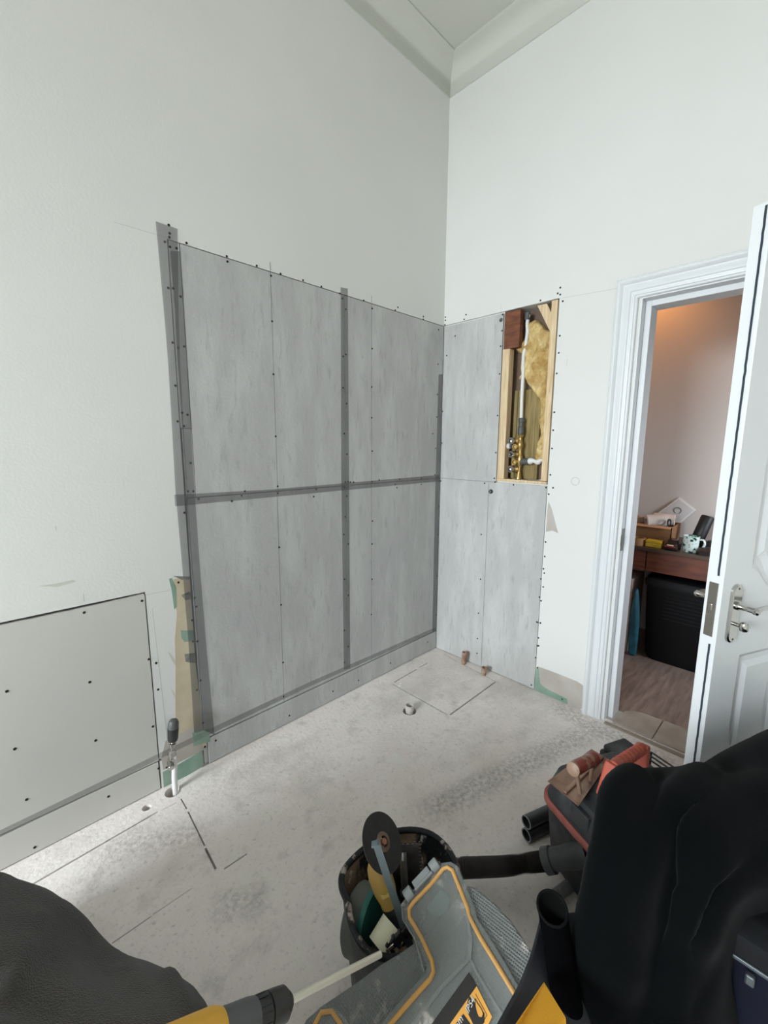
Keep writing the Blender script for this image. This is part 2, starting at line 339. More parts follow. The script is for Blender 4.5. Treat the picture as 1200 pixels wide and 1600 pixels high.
bA = tag(slab('cement_board', (XL, FY, BJ+.0015), (XV-.0012, 0.0125, BT), M_cem), 'wide grey cement board, upper of the left pair on the left wall', 'wall board')
bB = tag(slab('cement_board', (XV+.0012, FY, BJ+.0015), (-0.003, 0.0125, BT), M_cem), 'grey cement board above the joint, between middle tape and room corner', 'wall board')
bC = tag(slab('cement_board', (-1.612, FY, SK+.0035), (XV-.0012, 0.0125, BJ-.0015), M_cem), 'grey cement board below the joint, left of the middle tape', 'wall board')
bD = tag(slab('cement_board', (XV+.0012, FY, SK+.0035), (-0.003, 0.0125, BJ-.0015), M_cem), 'grey cement board below the joint, between middle tape and room corner', 'wall board')
s1 = tag(slab('board_strip', (-1.616, FY, 1.46), (XL-.003, 0.0125, BT), M_cem), 'narrow grey filler strip at the top left edge of the boards', 'board strip')
s2 = tag(slab('board_strip', (-1.612, FY, BJ+.0015), (XL-.0015, 0.0125, 1.457), M_cem), 'short grey filler strip under the longer one beside the tape', 'board strip')
k1 = tag(slab('skirting_strip', (-1.590, FY, 0.004), (XV-.0012, 0.0125, SK-.0035), M_cem), 'low grey cement strip at floor level, half nearest the valve pipe', 'board strip')
k2 = tag(slab('skirting_strip', (XV+.0012, FY, 0.004), (-0.003, 0.0125, SK-.0035), M_cem), 'low grey cement strip at floor level, half next to room corner', 'board strip')
k3 = tag(slab('skirting_strip', (X0, FY, 0.004), (-1.792, 0.0125, SK-.0035), M_plbd), 'low whitish plasterboard strip at the floor under the cut panel', 'board strip')
rag = [(X0, 0.826)]
for k in range(61):
    x = -2.9+k*(2.9-1.793)/60; rag.append((x, 0.8365-0.0045*max(0, math.sin((x+2.35)*5.2))-0.0015*mnoise.noise(V((x*30, 0, 0)))))
side = [(-1.7905+0.0012*mnoise.noise(V((0, z*25, 3))), z) for z in [0.83-0.02*k for k in range(35)]]
pan = [(X0, SK+.0035)]+rag+side+[(-1.7895, SK+.0035)]
p1 = tag(MB().prism([V((x, FY, z)) for x, z in pan], (0, 0.0135, 0)).obj('plasterboard_panel', M_plbd, smooth=0), 'whitish plasterboard panel screwed low on the left wall with sloppy cut edge', 'wall board')
# the ragged dark top edge of that panel: gap widens and narrows
bE = tag(slab('cement_board', (FY, RY0+.002, BJ+.0015), (0.0125, -0.003, BT-.004), M_cem), 'grey cement board left of the open valve recess', 'wall board')
bF = tag(slab('cement_board', (FY, -0.7250, 0.004), (0.0125, -0.003, BJ-.0015), M_cem), 'tall grey cement board under the open valve recess', 'wall board')
boolean_cut(bE, MB().cyl(V((-0.02, 0, 0))+on(783, 500, 0, 0), V((0.03, 0, 0))+on(783, 500, 0, 0), 0.011, n=20))
pencil(bA, 1, -1.205, BJ+.002, BT-0.001); pencil(bC, 1, -1.209, SK+.004, BJ-.002)
pencil(bB, 1, -0.616, BJ+.002, BT-.001); pencil(bD, 1, -0.616, SK+.004, BJ-.002)
pencil(wl, 1, -1.205, BT+.006, BT+.04, 0.001); pencil(wl, 1, -0.616, BT+.006, BT+.04, 0.001)
pencil(bF, 0, -0.368, 0.006, BJ-.012, 0.0022)
screws(1, Z1([(147,73),(150,103),(149,117),(133,134),(211,138),(356,186),(464,220),(550,249),(631,272),(697,295),(764,320),(850,345),(964,380),(973,370),(1065,403),(1065,413),(145,300),(161,497),(171,652),(179,781)]) + Z4([(741,592),(732,468),(900,267),(904,366),(923,594),(888,146),(781,957),(836,90)]), wl, -0.0003)
screws(1, Z1([(151,152),(163,302),(180,516),(195,750)]), s1); screws(1, Z1([(201,798),(216,1033)]), s2)
screws(1, Z1([(175,157),(189,331),(202,511),(214,757),(225,931),(235,1033),(358,205),(515,256),(519,420),(524,611),(532,835),(539,1015),(421,1033),(772,338),(775,547),(775,660),(779,825),(783,1000)]), bA)
screws(1, Z1([(785,377),(785,540),(788,717),(789,899),(793,998),(801,1000),(880,374),(880,519),(878,657),(878,768),(880,888),(880,998),(813,1000),(905,992),(979,989),(1057,986),(1119,451),(1117,575),(1115,684),(1113,765),(1098,825),(1109,878),(1106,973)]), bB)
screws(1, Z1([(254,1061),(409,1049),(539,1040),(678,1026),(779,1019),(203,1110),(782,1125)]) + Z4([(912,162),(920,203),(925,366),(940,549),(951,748)]) + [(436,855),(439,945),(442,1035),(443,1088),(537,835),(538,905),(538,985),(538,1035),(362,783),(490,776)], bC)
screws(1, Z1([(789,1050),(881,1140),(1121,1088),(963,1008)]) + [(544,850),(544,930),(544,1010),(581,850),(581,905),(580,960),(684,835),(683,900),(683,960),(620,762),(658,757)], bD)
screws(1, Z4([(1011,831),(960,860)]) + [(452,1118),(520,1080)], k1); screws(1, [(560,1063),(610,1036),(668,1003)], k2)
screws(1, Z4([(743,961),(508,1093),(163,1331)]), k3)
screws(1, Z4([(32,600),(69,870),(125,1107),(420,557),(448,830),(394,231),(665,176),(697,450),(716,765)]), p1)
screws(0, Z5([(160,247),(160,269),(155,300),(303,230),(290,262),(820,131),(958,42),(940,82),(957,90),(975,136),(954,376),(947,495),(933,638),(916,907),(908,1032),(900,1159),(889,1342),(907,1432),(877,1476)]) + Z6([(50,267),(45,358),(37,435),(42,462),(35,548),(22,635),(17,774),(7,916)]) + Z7([(815,111),(805,189),(800,344),(928,508)]), wr, -0.0003)
screws(0, Z5([(558,230),(554,341),(544,449),(537,641),(523,930),(511,1188),(500,1366),(228,378),(170,514),(137,902),(128,1122)]), bE)
screws(0, Z5([(433,1400),(633,1411),(859,1430),(505,1392),(120,1384)]) + Z7([(493,60),(487,192),(485,269),(796,106),(799,230),(790,292),(768,434)]) + Z6([(21,498),(12,612),(1,769)]) + [(752,835),(751,905)], bF)

# ------------------------------------------------------------------ scrim tapes
def tape(ax, quads, label, face=-0.0017, m=None):
    mb = MB()
    L = [on(x, y, ax, 0) for x, y in quads[0]]; Rr = [on(x, y, ax, 0) for x, y in quads[1]]
    th = 0.0005; rings = []
    for a, b in zip(L, Rr):
        a = a.copy(); b = b.copy(); a[ax] = b[ax] = face
        c = b.copy(); d = a.copy(); c[ax] -= th; d[ax] -= th; rings.append([a, b, c, d])
    mb.loft(rings); return tag(mb.obj('joint_tape', m or M_tape, smooth=0), label, 'joint tape')
tape(1, ([(243,346),(257,500),(262,560),(268,660),(274,770),(284,880),(294,1000),(303,1145)], [(277,358),(279,500),(281,560),(286,660),(292,770),(300,880),(309,1000),(318,1142)]), 'outer strip of grey mesh tape down the left edge of the boards')
tape(1, ([(266,392),(274,500),(277,560),(284,660),(290,770),(298,880),(308,1000),(317,1140)], [(281,393),(289,520),(293,580),(299,690),(305,790),(313,900),(323,1020),(335,1148)]), 'inner overlapping strip of grey mesh tape down the left board edge', -0.0023)
tape(1, ([(532,449),(533,750),(537,1046)], [(543,451),(545,750),(547,1044)]), 'vertical grey mesh tape down the middle of the left wall boards')
tape(1, ([(272,773),(420,765),(686,742)], [(273,791),(420,777),(686,752)]), 'horizontal grey mesh tape across the joint of the left wall boards', -0.0029)
tape(1, ([(685,585),(680,760),(675,988)], [(691.5,585),(686.5,760),(681,986)]), 'vertical grey mesh tape in the room corner, left wall side')
tape(1, ([(-420,1497),(-60,1327),(0,1297),(250,1176),(320,1142),(480,1067),(680,980)], [(-420,1512),(-60,1338),(0,1307.5),(250,1185),(320,1151),(480,1074),(680,985.5)]), 'long pale mesh tape just above the floor along left wall', m=M_tape_light)

# dark edge of the panels' sloppy cut + exposed patches on the walls
def patch(ax, pts, m, name, parent, th=0.0006, base=0.0):
    P = [on(x, y, ax, 0) for x, y in pts]
    for p in P: p[ax] = base
    off = V((0, 0, 0)); off[ax] = -th
    return MB().prism(P, off).obj(name, m, parent, smooth=0)
patch(1, [(272,905),(296,900),(300,960),(306,1040),(318,1140),(323,1165),(270,1192),(274,1130),(274,1040),(273,1000),(276,960)], M_beige, 'cream_plaster_patch', wl)
patch(1, [(258,1158),(274,1150),(330,1122),(330,1142),(316,1160),(318,1172),(255,1203),(252,1185)], M_greypl, 'plaster_patch', wl, 0.0009)
patch(1, [(254,1206),(276,1196),(300,1182),(316,1172),(318,1196),(286,1216),(256,1233)], M_green, 'green_paper_patch', wl, 0.0012)
for i, pp in enumerate(([(264,905),(268,903),(275,918),(276,948),(272,952),(268,922)], [(282,985),(302,985),(302,1001),(288,1003),(283,996)], [(288,1022),(304,1020),(305,1036),(290,1034)], [(283,930),(296,924),(298,936),(290,938)], [(300,1145),(326,1138),(328,1158),(302,1166)], [(271,900),(297,901),(296,905),(284,906)])):
    patch(1, pp, M_green if i in (0, 1, 4) else mat('grey_smear', (150, 148, 138), 0.9, rgb2=(112, 112, 104), scale=40), 'smear', wl, 0.0011+0.0002*i)
for pts in ([(262,1017),(268,1024),(273,1030),(278,1042),(272,1038),(266,1027)], [(266,1075),(272,1082),(276,1092),(273,1090),(270,1082)], [(60,916),(88,912),(115,906),(118,909),(90,917)], [(86,822),(88,822),(88,828),(86,828)]):
    patch(1, pts, mat('faint_scuff', (206, 206, 195), 0.9), 'scuff', wl, 0.0004)
patch(0, [(857,784),(862,795),(872,833),(863,829),(853,831),(855,800)], M_greypl, 'torn_plaster_patch', wr)
patch(0, [(840,1041),(870,1052),(902,1065),(911,1071),(909,1108),(888,1100),(845,1080),(842,1070)], M_greypl, 'bare_plaster_patch', wr)
patch(0, [(838,1043),(842,1045),(844,1068),(852,1075),(866,1082),(886,1092),(888,1104),(862,1096),(838,1081),(835,1077)], M_green, 'green_paper_patch', wr, 0.0010)
patch(0, [(888,1094),(906,1104),(908,1114),(888,1105)], M_greypl, 'filler_patch', wr, 0.0014)
c = on(899, 752, 0, 0); ring = [c+V((-0.0004, 0.020*math.cos(a), 0.020*math.sin(a))) for a in [i*2*PI/32 for i in range(33)]]
MB().strip(ring, 0.004, 0.0004, (-1, 0, 0)).obj('filler_ring', mat('filler_mark', (208, 206, 196), 0.9), wr)
# pencil setting-out lines on the paint
def pline(ax, a, b, par, w=0.0009):
    A = on(*a, ax, 0); B = on(*b, ax, 0); n = V((0, 0, 0)); n[ax] = -1; MB().strip([A, B], w, 0.0003, n).obj('pencil_line', mat('faint_pencil', (176, 176, 172), 0.9), par)
pline(1, (178, 347), (262, 372), wl); pline(0, (876, 466), (968, 450), wr); pline(0, (783, 475), (783, 500), wr); pline(1, (130, 928), (132, 940), wl, 0.0015)
pline(1, (226, 930), (276, 920), wl); pline(1, (238, 950), (262, 1160), wl); pline(0, (887, 560), (885, 572), wr)

# ------------------------------------------------------------------ valve recess (right wall)
def tri(ps, th, m, name, parent=None, bevel=0.0):
    return MB().prism(ps, th).obj(name, m, parent, smooth=0, bevel=bevel)
st = tag(MB().box((0.002, RY0-0.046, BJ+.022), (0.05, RY0-0.002, 1.93)).obj('timber_stud', M_pine, smooth=0, bevel=0.0015), 'pine stud standing at the left edge of the valve recess', 'timber stud')
st2 = tag(MB().box((-0.001, RY1+0.002, BJ+.024), (0.05, RY1+0.034, 2.128)).obj('timber_stud', M_pine, smooth=0, bevel=0.0015), 'knotty pine stud up the right edge of the valve recess', 'timber stud')
sl = tag(MB().box((-0.001, RY1+0.002, BJ+.007), (0.06, RY0-0.002, BJ+.0215)).obj('timber_sill', M_pine, smooth=0, bevel=0.0015), 'flat pine batten forming the bottom ledge of the valve recess', 'timber batten')
bk = tag(MB().box((0.104, RY1+0.001, BJ+.0225), (0.111, RY0-0.001, 2.13)).obj('sheathing_board', M_mdf, smooth=0), 'dull brown board closing the back of the valve recess', 'backing board')
blk = tag(MB().box((0.008, RY0-0.096, 1.932), (0.05, RY0-0.003, 2.128)).obj('packing_block', M_ply, smooth=0, bevel=0.0015), 'reddish brown wood block at the top left of valve recess', 'timber block')
a, b = on(848, 474, 0, 0.02), on(873, 522, 0, 0.02)
dg_ = V((0, -0.03, -0.0)); tb = tag(MB().prism([(0.02, -0.600, 2.128), (0.02, -0.652, 2.128), (0.02, -0.6875, 2.060), (0.02, -0.6875, 1.968)], (0.045, 0, 0)).obj('timber_brace', M_pine, smooth=0, bevel=0.001), 'diagonal pine brace in the top right corner of recess', 'timber brace')
ng = tag(MB().box((0.078, -0.625, BJ+.0225), (0.103, -0.462, 1.71)).obj('timber_board', M_treat, smooth=0, bevel=0.002), 'greenish treated timber board upright behind the brass valves', 'timber board')
# grooves between its boards
MB().box((0.0765, -0.487, BJ+.024), (0.0775, -0.484, 1.70)).obj('joint_line', M_cut, ng, smooth=0)
# mineral wool: lumpy body from a 2D outline thickened by noise
def wool():
    outline = [(790,-1)]
    pts = [(798,533),(806,531),(815,531),(819,524),(822,510),(827,502),(832,498),(838,498),(845,505),(851,512),(858,515),(866,519),(868,560),(865,600),(862,650),(858,700),(854,726),(836,722),(832,714),(836,700),(838,690),(841,678),(840,664),(839,651),(840,638),(841,626),(836,618),(829,611),(822,600),(817,592),(809,595),(808,590),(812,584),(811,564),(814,555),(808,551),(801,545)]
    P = [on(x, y, 0, 0.050) for x, y in pts]
    ys = [(p.y, p.z) for p in P]
    def inside(y, z):
        c = False; n = len(ys)
        for i in range(n):
            y1, z1 = ys[i]; y2, z2 = ys[(i+1) % n]
            if (z1 > z) != (z2 > z) and y < (y2-y1)*(z-z1)/(z2-z1)+y1: c = not c
        return c
    def dist(y, z):
        best = 9
        for i in range(len(ys)):
            a = V((*ys[i], 0)); b = V((*ys[(i+1) % len(ys)], 0)); p = V((y, z, 0)); t = max(0, min(1, (p-a).dot(b-a)/(b-a).length_squared)); best = min(best, (a+(b-a)*t-p).length)
        return best
    bm = bmesh.new(); st_ = 0.0045; grid = {}
    y0, y1 = min(y for y, z in ys), max(y for y, z in ys); z0, z1 = min(z for y, z in ys), max(z for y, z in ys)
    ny = int((y1-y0)/st_)+2; nz = int((z1-z0)/st_)+2
    for i in range(ny):
        for j in range(nz):
            y = y0+i*st_; z = z0+j*st_
            n1 = mnoise.noise(V((y*30, z*30, 0)))*0.006
            if inside(y+n1, z+n1):
                d = dist(y, z)
                h = 0.046*min(1, math.sqrt(d/0.014)) + 0.020*mnoise.fractal(V((y*18, z*13, 1)), 1, 2, 5) + 0.016*abs(mnoise.noise(V((y*30+z*16, z*9, 5))))*min(1, d/0.01)
                x = 0.092-max(0.004, h*0.95)
                jy = 0.003*mnoise.noise(V((y*90, z*90, 2))); jz = 0.003*mnoise.noise(V((y*90, z*90, 7)))
                grid[i, j] = bm.verts.new((max(0.024, x), max(min(y+jy, -0.470), RY1+0.036), min(z+jz, 2.12)))
    for (i, j) in grid:
        q = [(i, j), (i+1, j), (i+1, j+1), (i, j+1)]
        if all(k in grid for k in q): bm.faces.new([grid[k] for k in q])
    bmesh.ops.delete(bm, geom=[v for v in bm.verts if not v.link_faces], context='VERTS')
    # back side
    ed = [e for e in bm.edges if len(e.link_faces) == 1]
    r = bmesh.ops.extrude_edge_only(bm, edges=ed)
    for v in [g for g in r['geom'] if isinstance(g, bmesh.types.BMVert)]: v.co.x = 0.100
    bmesh.ops.recalc_face_normals(bm, faces=bm.faces)
    me = bpy.data.meshes.new('mineral_wool'); bm.to_mesh(me); bm.free()
    o = mkobj('mineral_wool', me, M_wool, smooth=80, sub=1)
    return tag(o, 'torn yellow mineral wool stuffed into the right of valve recess', 'insulation')
wool()
XP = 0.045
pp = thing('water_pipe', 'white plastic pipe running down the valve recess into grey coupling', 'pipe')
path = [on(x, y, 0, XP) for x, y in ((826,492),(824,505),(824,520),(821,542),(818,556),(817.5,580),(816,610),(815,635),(814.5,655))]
MB().tube(cr(path, 5), 0.0098, 14).obj('pipe_run', M_pipe, pp)
p = on(825, 488, 0, XP); q = on(823.5, 500, 0, XP); MB().cyl(p, q, 0.0145, n=18).obj('top_coupling', M_fit, pp, bevel=0.001)
p = on(815, 653, 0, XP); q = on(814, 679, 0, XP)
MB().lathe(p, q-p, [(0.015, 0), (0.0175, 0.05), (0.0175, 0.25), (0.014, 0.3), (0.014, 0.5), (0.0175, 0.55), (0.0185, 0.6), (0.0185, 0.95), (0.014, 1)], 20).obj('coupling', M_fit, pp)
rebase(pp, on(814, 679, 0, XP))
# brass manifold
mf = thing('shower_valve', 'brass twin shower valve body with chrome spindles inside wall recess', 'valve')
top = on(814, 679, 0, XP); bot = on(810, 748, 0, XP)
MB().tube(cr([top, on(813, 690, 0, XP), on(813, 706, 0, XP), on(812, 725, 0, XP), bot], 8), lambda t: 0.0135+0.0045*math.cos(t*6*PI), 18).obj('manifold', M_brass, mf)
for (px, py, r, m, ln, nm) in ((798, 689, 0.0195, M_chrome, 0.046, 'upper_spindle_sleeve'), (804, 698, 0.0155, M_brass, 0.032, 'upper_port'), (798, 710, 0.0175, M_chrome, 0.05, 'middle_spindle'), (803, 722, 0.0155, M_brass, 0.032, 'lower_port'), (797, 733, 0.0195, M_chrome, 0.046, 'lower_spindle_sleeve')):
    c = on(px, py, 0, XP-ln); base = on(812, py-2 if m is M_chrome else py, 0, XP)
    base = V((XP, base.y, c.z)); 
    # sleeve comes straight out of the wall
    cc = V((XP-ln, c.y, c.z)); bb = V((XP, c.y, c.z))
    b_ = MB().lathe(cc, bb-cc, [(r*0.55, 0.35), (r*0.72, 0.0), (r, 0.0), (r, 0.45), (r*0.85, 0.5), (r*0.85, 0.9), (r*1.15, 1.0)], 20); b_.obj(nm, m, mf)
    if nm == 'middle_spindle': MB().cyl(cc+V((-0.012, 0, 0)), cc+V((0.01, 0, 0)), 0.006, n=12).obj('spindle', M_chrome, mf)
    MB().cyl(bb+V((-0.004, 0.002, 0)), V((XP, base.y, c.z))+V((-0.002, 0, 0)), r*0.95, n=16).obj('branch', M_brass, mf)
MB().cyl(bot+V((0, 0, 0.010)), bot+V((0, 0, -0.012)), 0.017, n=18).obj('lower_coupling', M_fit, mf, bevel=0.001)
MB().cyl(bot+V((0, 0, -0.010)), bot+V((0, 0, -0.022)), 0.0098, n=14).obj('tail_pipe', M_pipe, mf)
a = on(815, 721, 0, XP); b = on(826, 721, 0, XP); MB().cyl(a, b, 0.019, n=18).obj('side_coupling', M_fit, mf, bevel=0.001)
a = on(798, 697, 0, 0.03); c_ = V((0.03, a.y+0.012, a.z)); b = V((0.03, a.y-0.014, a.z))
MB().cyl(a, b, 0.016, n=18).obj('supply_coupling', M_fit, mf, bevel=0.001)
rebase(mf, bot+V((0, 0, -0.022)))
hp = tag(MB().tube(cr([on(826, 721, 0, XP), on(833, 720, 0, XP), on(840, 722, 0, XP), on(846, 719, 0, XP), on(856, 720, 0, XP)], 6), lambda t: 0.016+0.003*math.sin(t*14)-0.005*t, 16).obj('lagged_pipe', M_pipe), 'short white lumpy pipe running right from the brass valve', 'pipe')
a = on(788, 697, 0, 0.028)
hp2 = tag(MB().cyl(V((0.028, RY0-0.047, a.z)), V((0.028, RY0-0.066, a.z)), 0.0155, n=18).obj('pipe_stub', M_pipe, bevel=0.002), 'short white pipe end poking through the left pine stud', 'pipe')
# chrome outlet under the recess
oc = thing('outlet_stub', 'small round chrome pipe outlet below the valve recess', 'pipe outlet')
tag(MB().lathe(on(783, 500, 0, 0)+V((0.004, 0, 0)), (0.008, 0, 0), [(0.0108, 0), (0.0108, 1)], 20).obj('hole_plug', mat('grey_filler_plug', (96, 98, 98), 0.9, var=0.4, scale=90)), 'round grey plugged hole near the recess top corner', 'plug')
c = on(767.5, 768, 0, 0)
MB().lathe(c+V((0.0, 0, 0)), (-0.012, 0, 0), [(0.013, 0), (0.013, 0.5), (0.011, 0.7), (0.008, 0.8), (0.0055, 1)], 20).obj('collar', M_blk, oc)
MB().lathe(c+V((-0.008, 0, 0)), (-0.012, 0, 0), [(0.0075, 0), (0.0075, 1), (0.004, 1), (0.004, 0.4)], 16).obj('nipple', M_chrome, oc)
rebase(oc, c)

# ------------------------------------------------------------------ pipes at the floor
vp = thing('valve_pipe', 'white pipe rising from the floor with chrome valve and black cap', 'pipe')
c0 = on(271, 1237, 2, 0); yp = c0.y
def onv(px, py): return on(px, py, 1, yp)
b0 = onv(272, 1241); b0.z = -0.06
xs = onv(272, 1210).x
MB().tube([V((xs, yp, -0.06)), V((xs, yp, 0.06)), onv(273, 1180)], 0.0105, 16).obj('pipe_run', M_pipe, vp)
t0 = onv(269, 1178); t1 = onv(269.5, 1156)
MB().lathe(onv(268, 1192), onv(269, 1172)-onv(268, 1192), [(0.010, 0), (0.014, 0.05), (0.014, 0.3), (0.0105, 0.35), (0.0105, 0.6), (0.015, 0.65), (0.015, 0.9), (0.01, 1)], 18).obj('valve_body', M_chrome, vp)
MB().lathe(onv(269, 1173), onv(270, 1156)-onv(269, 1173), [(0.007, 0), (0.007, 0.35), (0.013, 0.4), (0.013, 0.7), (0.008, 0.75), (0.012, 1)], 18).obj('neck', M_chrome, vp)
g = onv(266, 1190); MB().cyl(g, g+V((-0.006, -0.030, -0.010)), 0.0125, n=16).obj('outlet_nut', M_chrome, vp, bevel=0.002)
MB().lathe(onv(270, 1157), onv(270.5, 1137)-onv(270, 1157), [(0.017, 0), (0.019, 0.15), (0.021, 0.9), (0.021, 1)], 20).obj('black_cap', M_blk, vp)
MB().lathe(onv(270.5, 1137), onv(271, 1124)-onv(270.5, 1137), [(0.0205, 0), (0.020, 0.6), (0.015, 0.9), (0.008, 1)], 20).obj('grey_cap_top', M_fit, vp)
rebase(vp, (xs, yp, 0))
c = on(640, 1111, 2, 0)
wp = tag(MB().lathe((c.x, c.y, -0.10), (0, 0, 0.135), [(0.021, 0), (0.021, 0.8), (0.0235, 0.8), (0.0235, 1), (0.019, 1), (0.019, 0.5)], 24).obj('waste_pipe', mat('off_white_plastic', (206, 202, 192), 0.5)), 'short off white waste pipe standing in a round floor hole', 'pipe')
M_foam = mat('brown_dusty_copper', (150, 112, 92), 0.85, rgb2=(186, 164, 148), scale=30, bump=0.6, bscale=90)
for (px, py, h, lab) in ((724, 1037, 0.085, 'brown dusty pipe stub by the wall, taller and nearer the room corner'), (755, 1054, 0.052, 'brown dusty pipe stub by the wall, shorter and nearer the doorway')):
    c = on(px, py, 2, 0); c.x = min(c.x, -0.028); t = thing('pipe_stub', lab, 'pipe stub')
    rr = [(0.014, 0), (0.016, 0.2), (0.0145, 0.45), (0.017, 0.7), (0.0165, 0.85), (0.019, 0.9), (0.019, 1), (0.012, 1), (0.012, 0.8)]
    MB().lathe(c-V((0,0,.005)), (0.004, -0.006, h), rr, 14).obj('stub', M_foam, t)
    MB().box((c.x-0.004, c.y-0.022, h*0.82), (c.x+0.02, c.y-0.010, h*0.97)).obj('clip', M_foam, t, bevel=0.002)
    rebase(t, c)

# ------------------------------------------------------------------ doorway: architrave, lining, stop
prof = [(0.0, 0.0), (0.0, 0.012), (0.004, 0.016), (0.012, 0.016), (0.016, 0.020), (0.024, 0.021), (0.028, 0.015), (0.034, 0.016), (0.040, 0.021), (0.052, 0.022), (0.070, 0.018), (0.078, 0.020), (0.084, 0.027), (0.092, 0.031), (0.100, 0.031), (0.104, 0.028), (0.108, 0.030), (0.112, 0.026), (0.112, 0.0)]   # (distance from the opening, projection)
IY0, IY1, IZ = -1.092, -1.920, 2.050
def arch_ring(y, z, dy, dz): return [V((-p, y+dy*w*0.8, z+dz*w*0.8)) for w, p in prof]
struct(MB().loft([arch_ring(IY0, 0.0, 1, 0), arch_ring(IY0, IZ, 1, 1)]).obj('trim_3', M_white, smooth=25))
struct(MB().loft([arch_ring(IY0, IZ, 1, 1), arch_ring(IY1, IZ, -1, 1)]).obj('trim_4', M_white, smooth=25))
struct(MB().loft([arch_ring(IY1, IZ, -1, 1), arch_ring(IY1, 0, -1, 0)]).obj('trim_5', M_white, smooth=25))
struct(MB().box((-0.004, DY0-0.008, 0), (0.141, DY0-0.0005, 2.0445)).box((-0.004, DY1+0.0005, 0), (0.141, DY1+0.008, 2.0445)).box((-0.004, DY1+0.0005, 2.0445), (0.141, DY0-0.0005, 2.0525)).obj('trim_6', M_white, smooth=0))
struct(MB().box((0.045, DY0-0.033, 0), (0.1405, DY0-0.0085, 2.044)).box((0.045, DY1+0.0085, 0), (0.1405, DY1+0.033, 2.044)).box((0.045, DY1+0.033, 2.019), (0.1405, DY0-0.033, 2.044)).obj('trim_7', M_white, smooth=0, bevel=0.0015))
# strike plate in the lining
q = on(966, 846, 1, DY0-0.008)
spk = tag(MB().box((0.008, DY0-0.0105, q.z-0.055), (0.034, DY0-0.0082, q.z+0.055)).box((-0.006, DY0-0.0125, q.z-0.025), (0.012, DY0-0.0082, q.z+0.025)).obj('strike_plate', mat('worn_steel', (120, 116, 110), 0.35, 0.9), bevel=0.001), 'worn steel strike plate let into the doorway lining', 'strike plate')

# ------------------------------------------------------------------ door leaf, standing open into the room
T_OPEN = math.radians(65.8); HW = 0.762; DT = 0.046
E_ = V((-math.sin(T_OPEN), math.cos(T_OPEN), 0)); NF = V((-math.cos(T_OPEN), -math.sin(T_OPEN), 0))   # hinge->latch, room-side face normal
HG = V((-0.012, DY1+0.010, 0))
DM = Matrix(((-E_.x, NF.x, 0, HG.x+E_.x*HW), (-E_.y, NF.y, 0, HG.y+E_.y*HW), (0, 0, 1, 0.006), (0, 0, 0, 1)))   # local x: from latch edge to hinge, y: out of the room-side face, z up
DM = DM @ Matrix.Translation((0, 0, 0))
def dbox(mb, x0, x1, y0, y1, z0, z1): return mb.box((x0, y0, z0), (x1, y1, z1), DM)
DH = 2.012
door = struct(dbox(MB(), 0, HW, -DT, 0, 0, DH).obj('door_1', M_white, smooth=0, bevel=0.0015))
# panels: recess (boolean) + raised field, upper pair with arched shoulders at their foot
ZL = onp(1168, 1022, HG, NF).z   # top of lower panels
ZU = onp(1182, 925, HG, NF).z
xl = 0.118
cutd = MB(); fields = MB()
def panel(x0, x1, z0, z1, arch):
    def outline(ins):
        a, b, c, d = x0+ins, x1-ins, z0+ins, z1-ins
        if not arch: return [(a, c), (b, c), (b, d), (a, d)]
        pts = []
        w = b-a; h = 0.07
        for k in range(17):
            t = k/16; s_ = (1-math.cos(2*PI*t))/2
            pts.append((a+w*t, c+h*(1-s_) if True else c))
        return pts+[(b, d), (a, d)]
    cutd.loft([[DM @ V((x, -0.009, z)) for x, z in outline(0.016)], [DM @ V((x, 0.004, z)) for x, z in outline(-0.005)]])
    cutd.loft([[DM @ V((x, -DT+0.009, z)) for x, z in outline(0.016)], [DM @ V((x, -DT-0.004, z)) for x, z in outline(-0.005)]])
    fields.loft([[DM @ V((x, -0.010, z)) for x, z in outline(0.030)], [DM @ V((x, -0.0025, z)) for x, z in outline(0.052)]])
    fields.loft([[DM @ V((x, -DT+0.010, z)) for x, z in outline(0.030)], [DM @ V((x, -DT+0.0025, z)) for x, z in outline(0.052)]])
mid = 0.045
for x0, x1 in ((xl, HW/2-mid), (HW/2+mid, HW-xl)):
    panel(x0, x1, 0.22, ZL, False); panel(x0, x1, ZU, DH-0.13, True)
boolean_cut(door, cutd)
fields.obj('raised_field', M_white, door, smooth=0, bevel=0.001)
# intumescent / brush strip let into the latch edge (below and above the lock)
zl = onp(1117, 957, HG+E_*HW, E_).z
for z0, z1 in ((0.03, zl-0.105), (zl+0.105, DH-0.01)):
    mb = MB()
    path = [DM @ V((-0.0008, -0.0150+0.0016*mnoise.noise(V((0, 0, z*55))), z0+(z1-z0)*k/60)) for k, z in enumerate([z0+(z1-z0)*i/60 for i in range(61)])]
    mb.strip(path, 0.0052, 0.0014, E_); mb.obj('dark_seal_strip', mat('dark_brush', (44, 56, 66), 0.9), door)
M_plate = mat('brushed_nickel', (150, 146, 138), 0.32, 0.85)
kp = dbox(MB(), -0.0022, 0.0005, -0.036, -0.011, zl-0.082, zl+0.082).obj('lock_faceplate', M_plate, door, smooth=0, bevel=0.0005)
dbox(MB(), -0.0062, -0.002, -0.030, -0.019, zl-0.004, zl+0.018).obj('latch_bolt', M_chrome, kp, smooth=0, bevel=0.002)
dbox(MB(), -0.0029, -0.002, -0.030, -0.019, zl-0.042, zl-0.012).obj('dead_bolt', M_chrome, kp, smooth=0, bevel=0.0003)
def rr(w, h, n=12):
    pts = []
    for k in range(n+1): a = PI*k/n; pts.append((w*math.cos(a), h-w+w*math.sin(a)))
    for k in range(n+1): a = PI+PI*k/n; pts.append((w*math.cos(a), -(h-w)+w*math.sin(a)))
    return pts
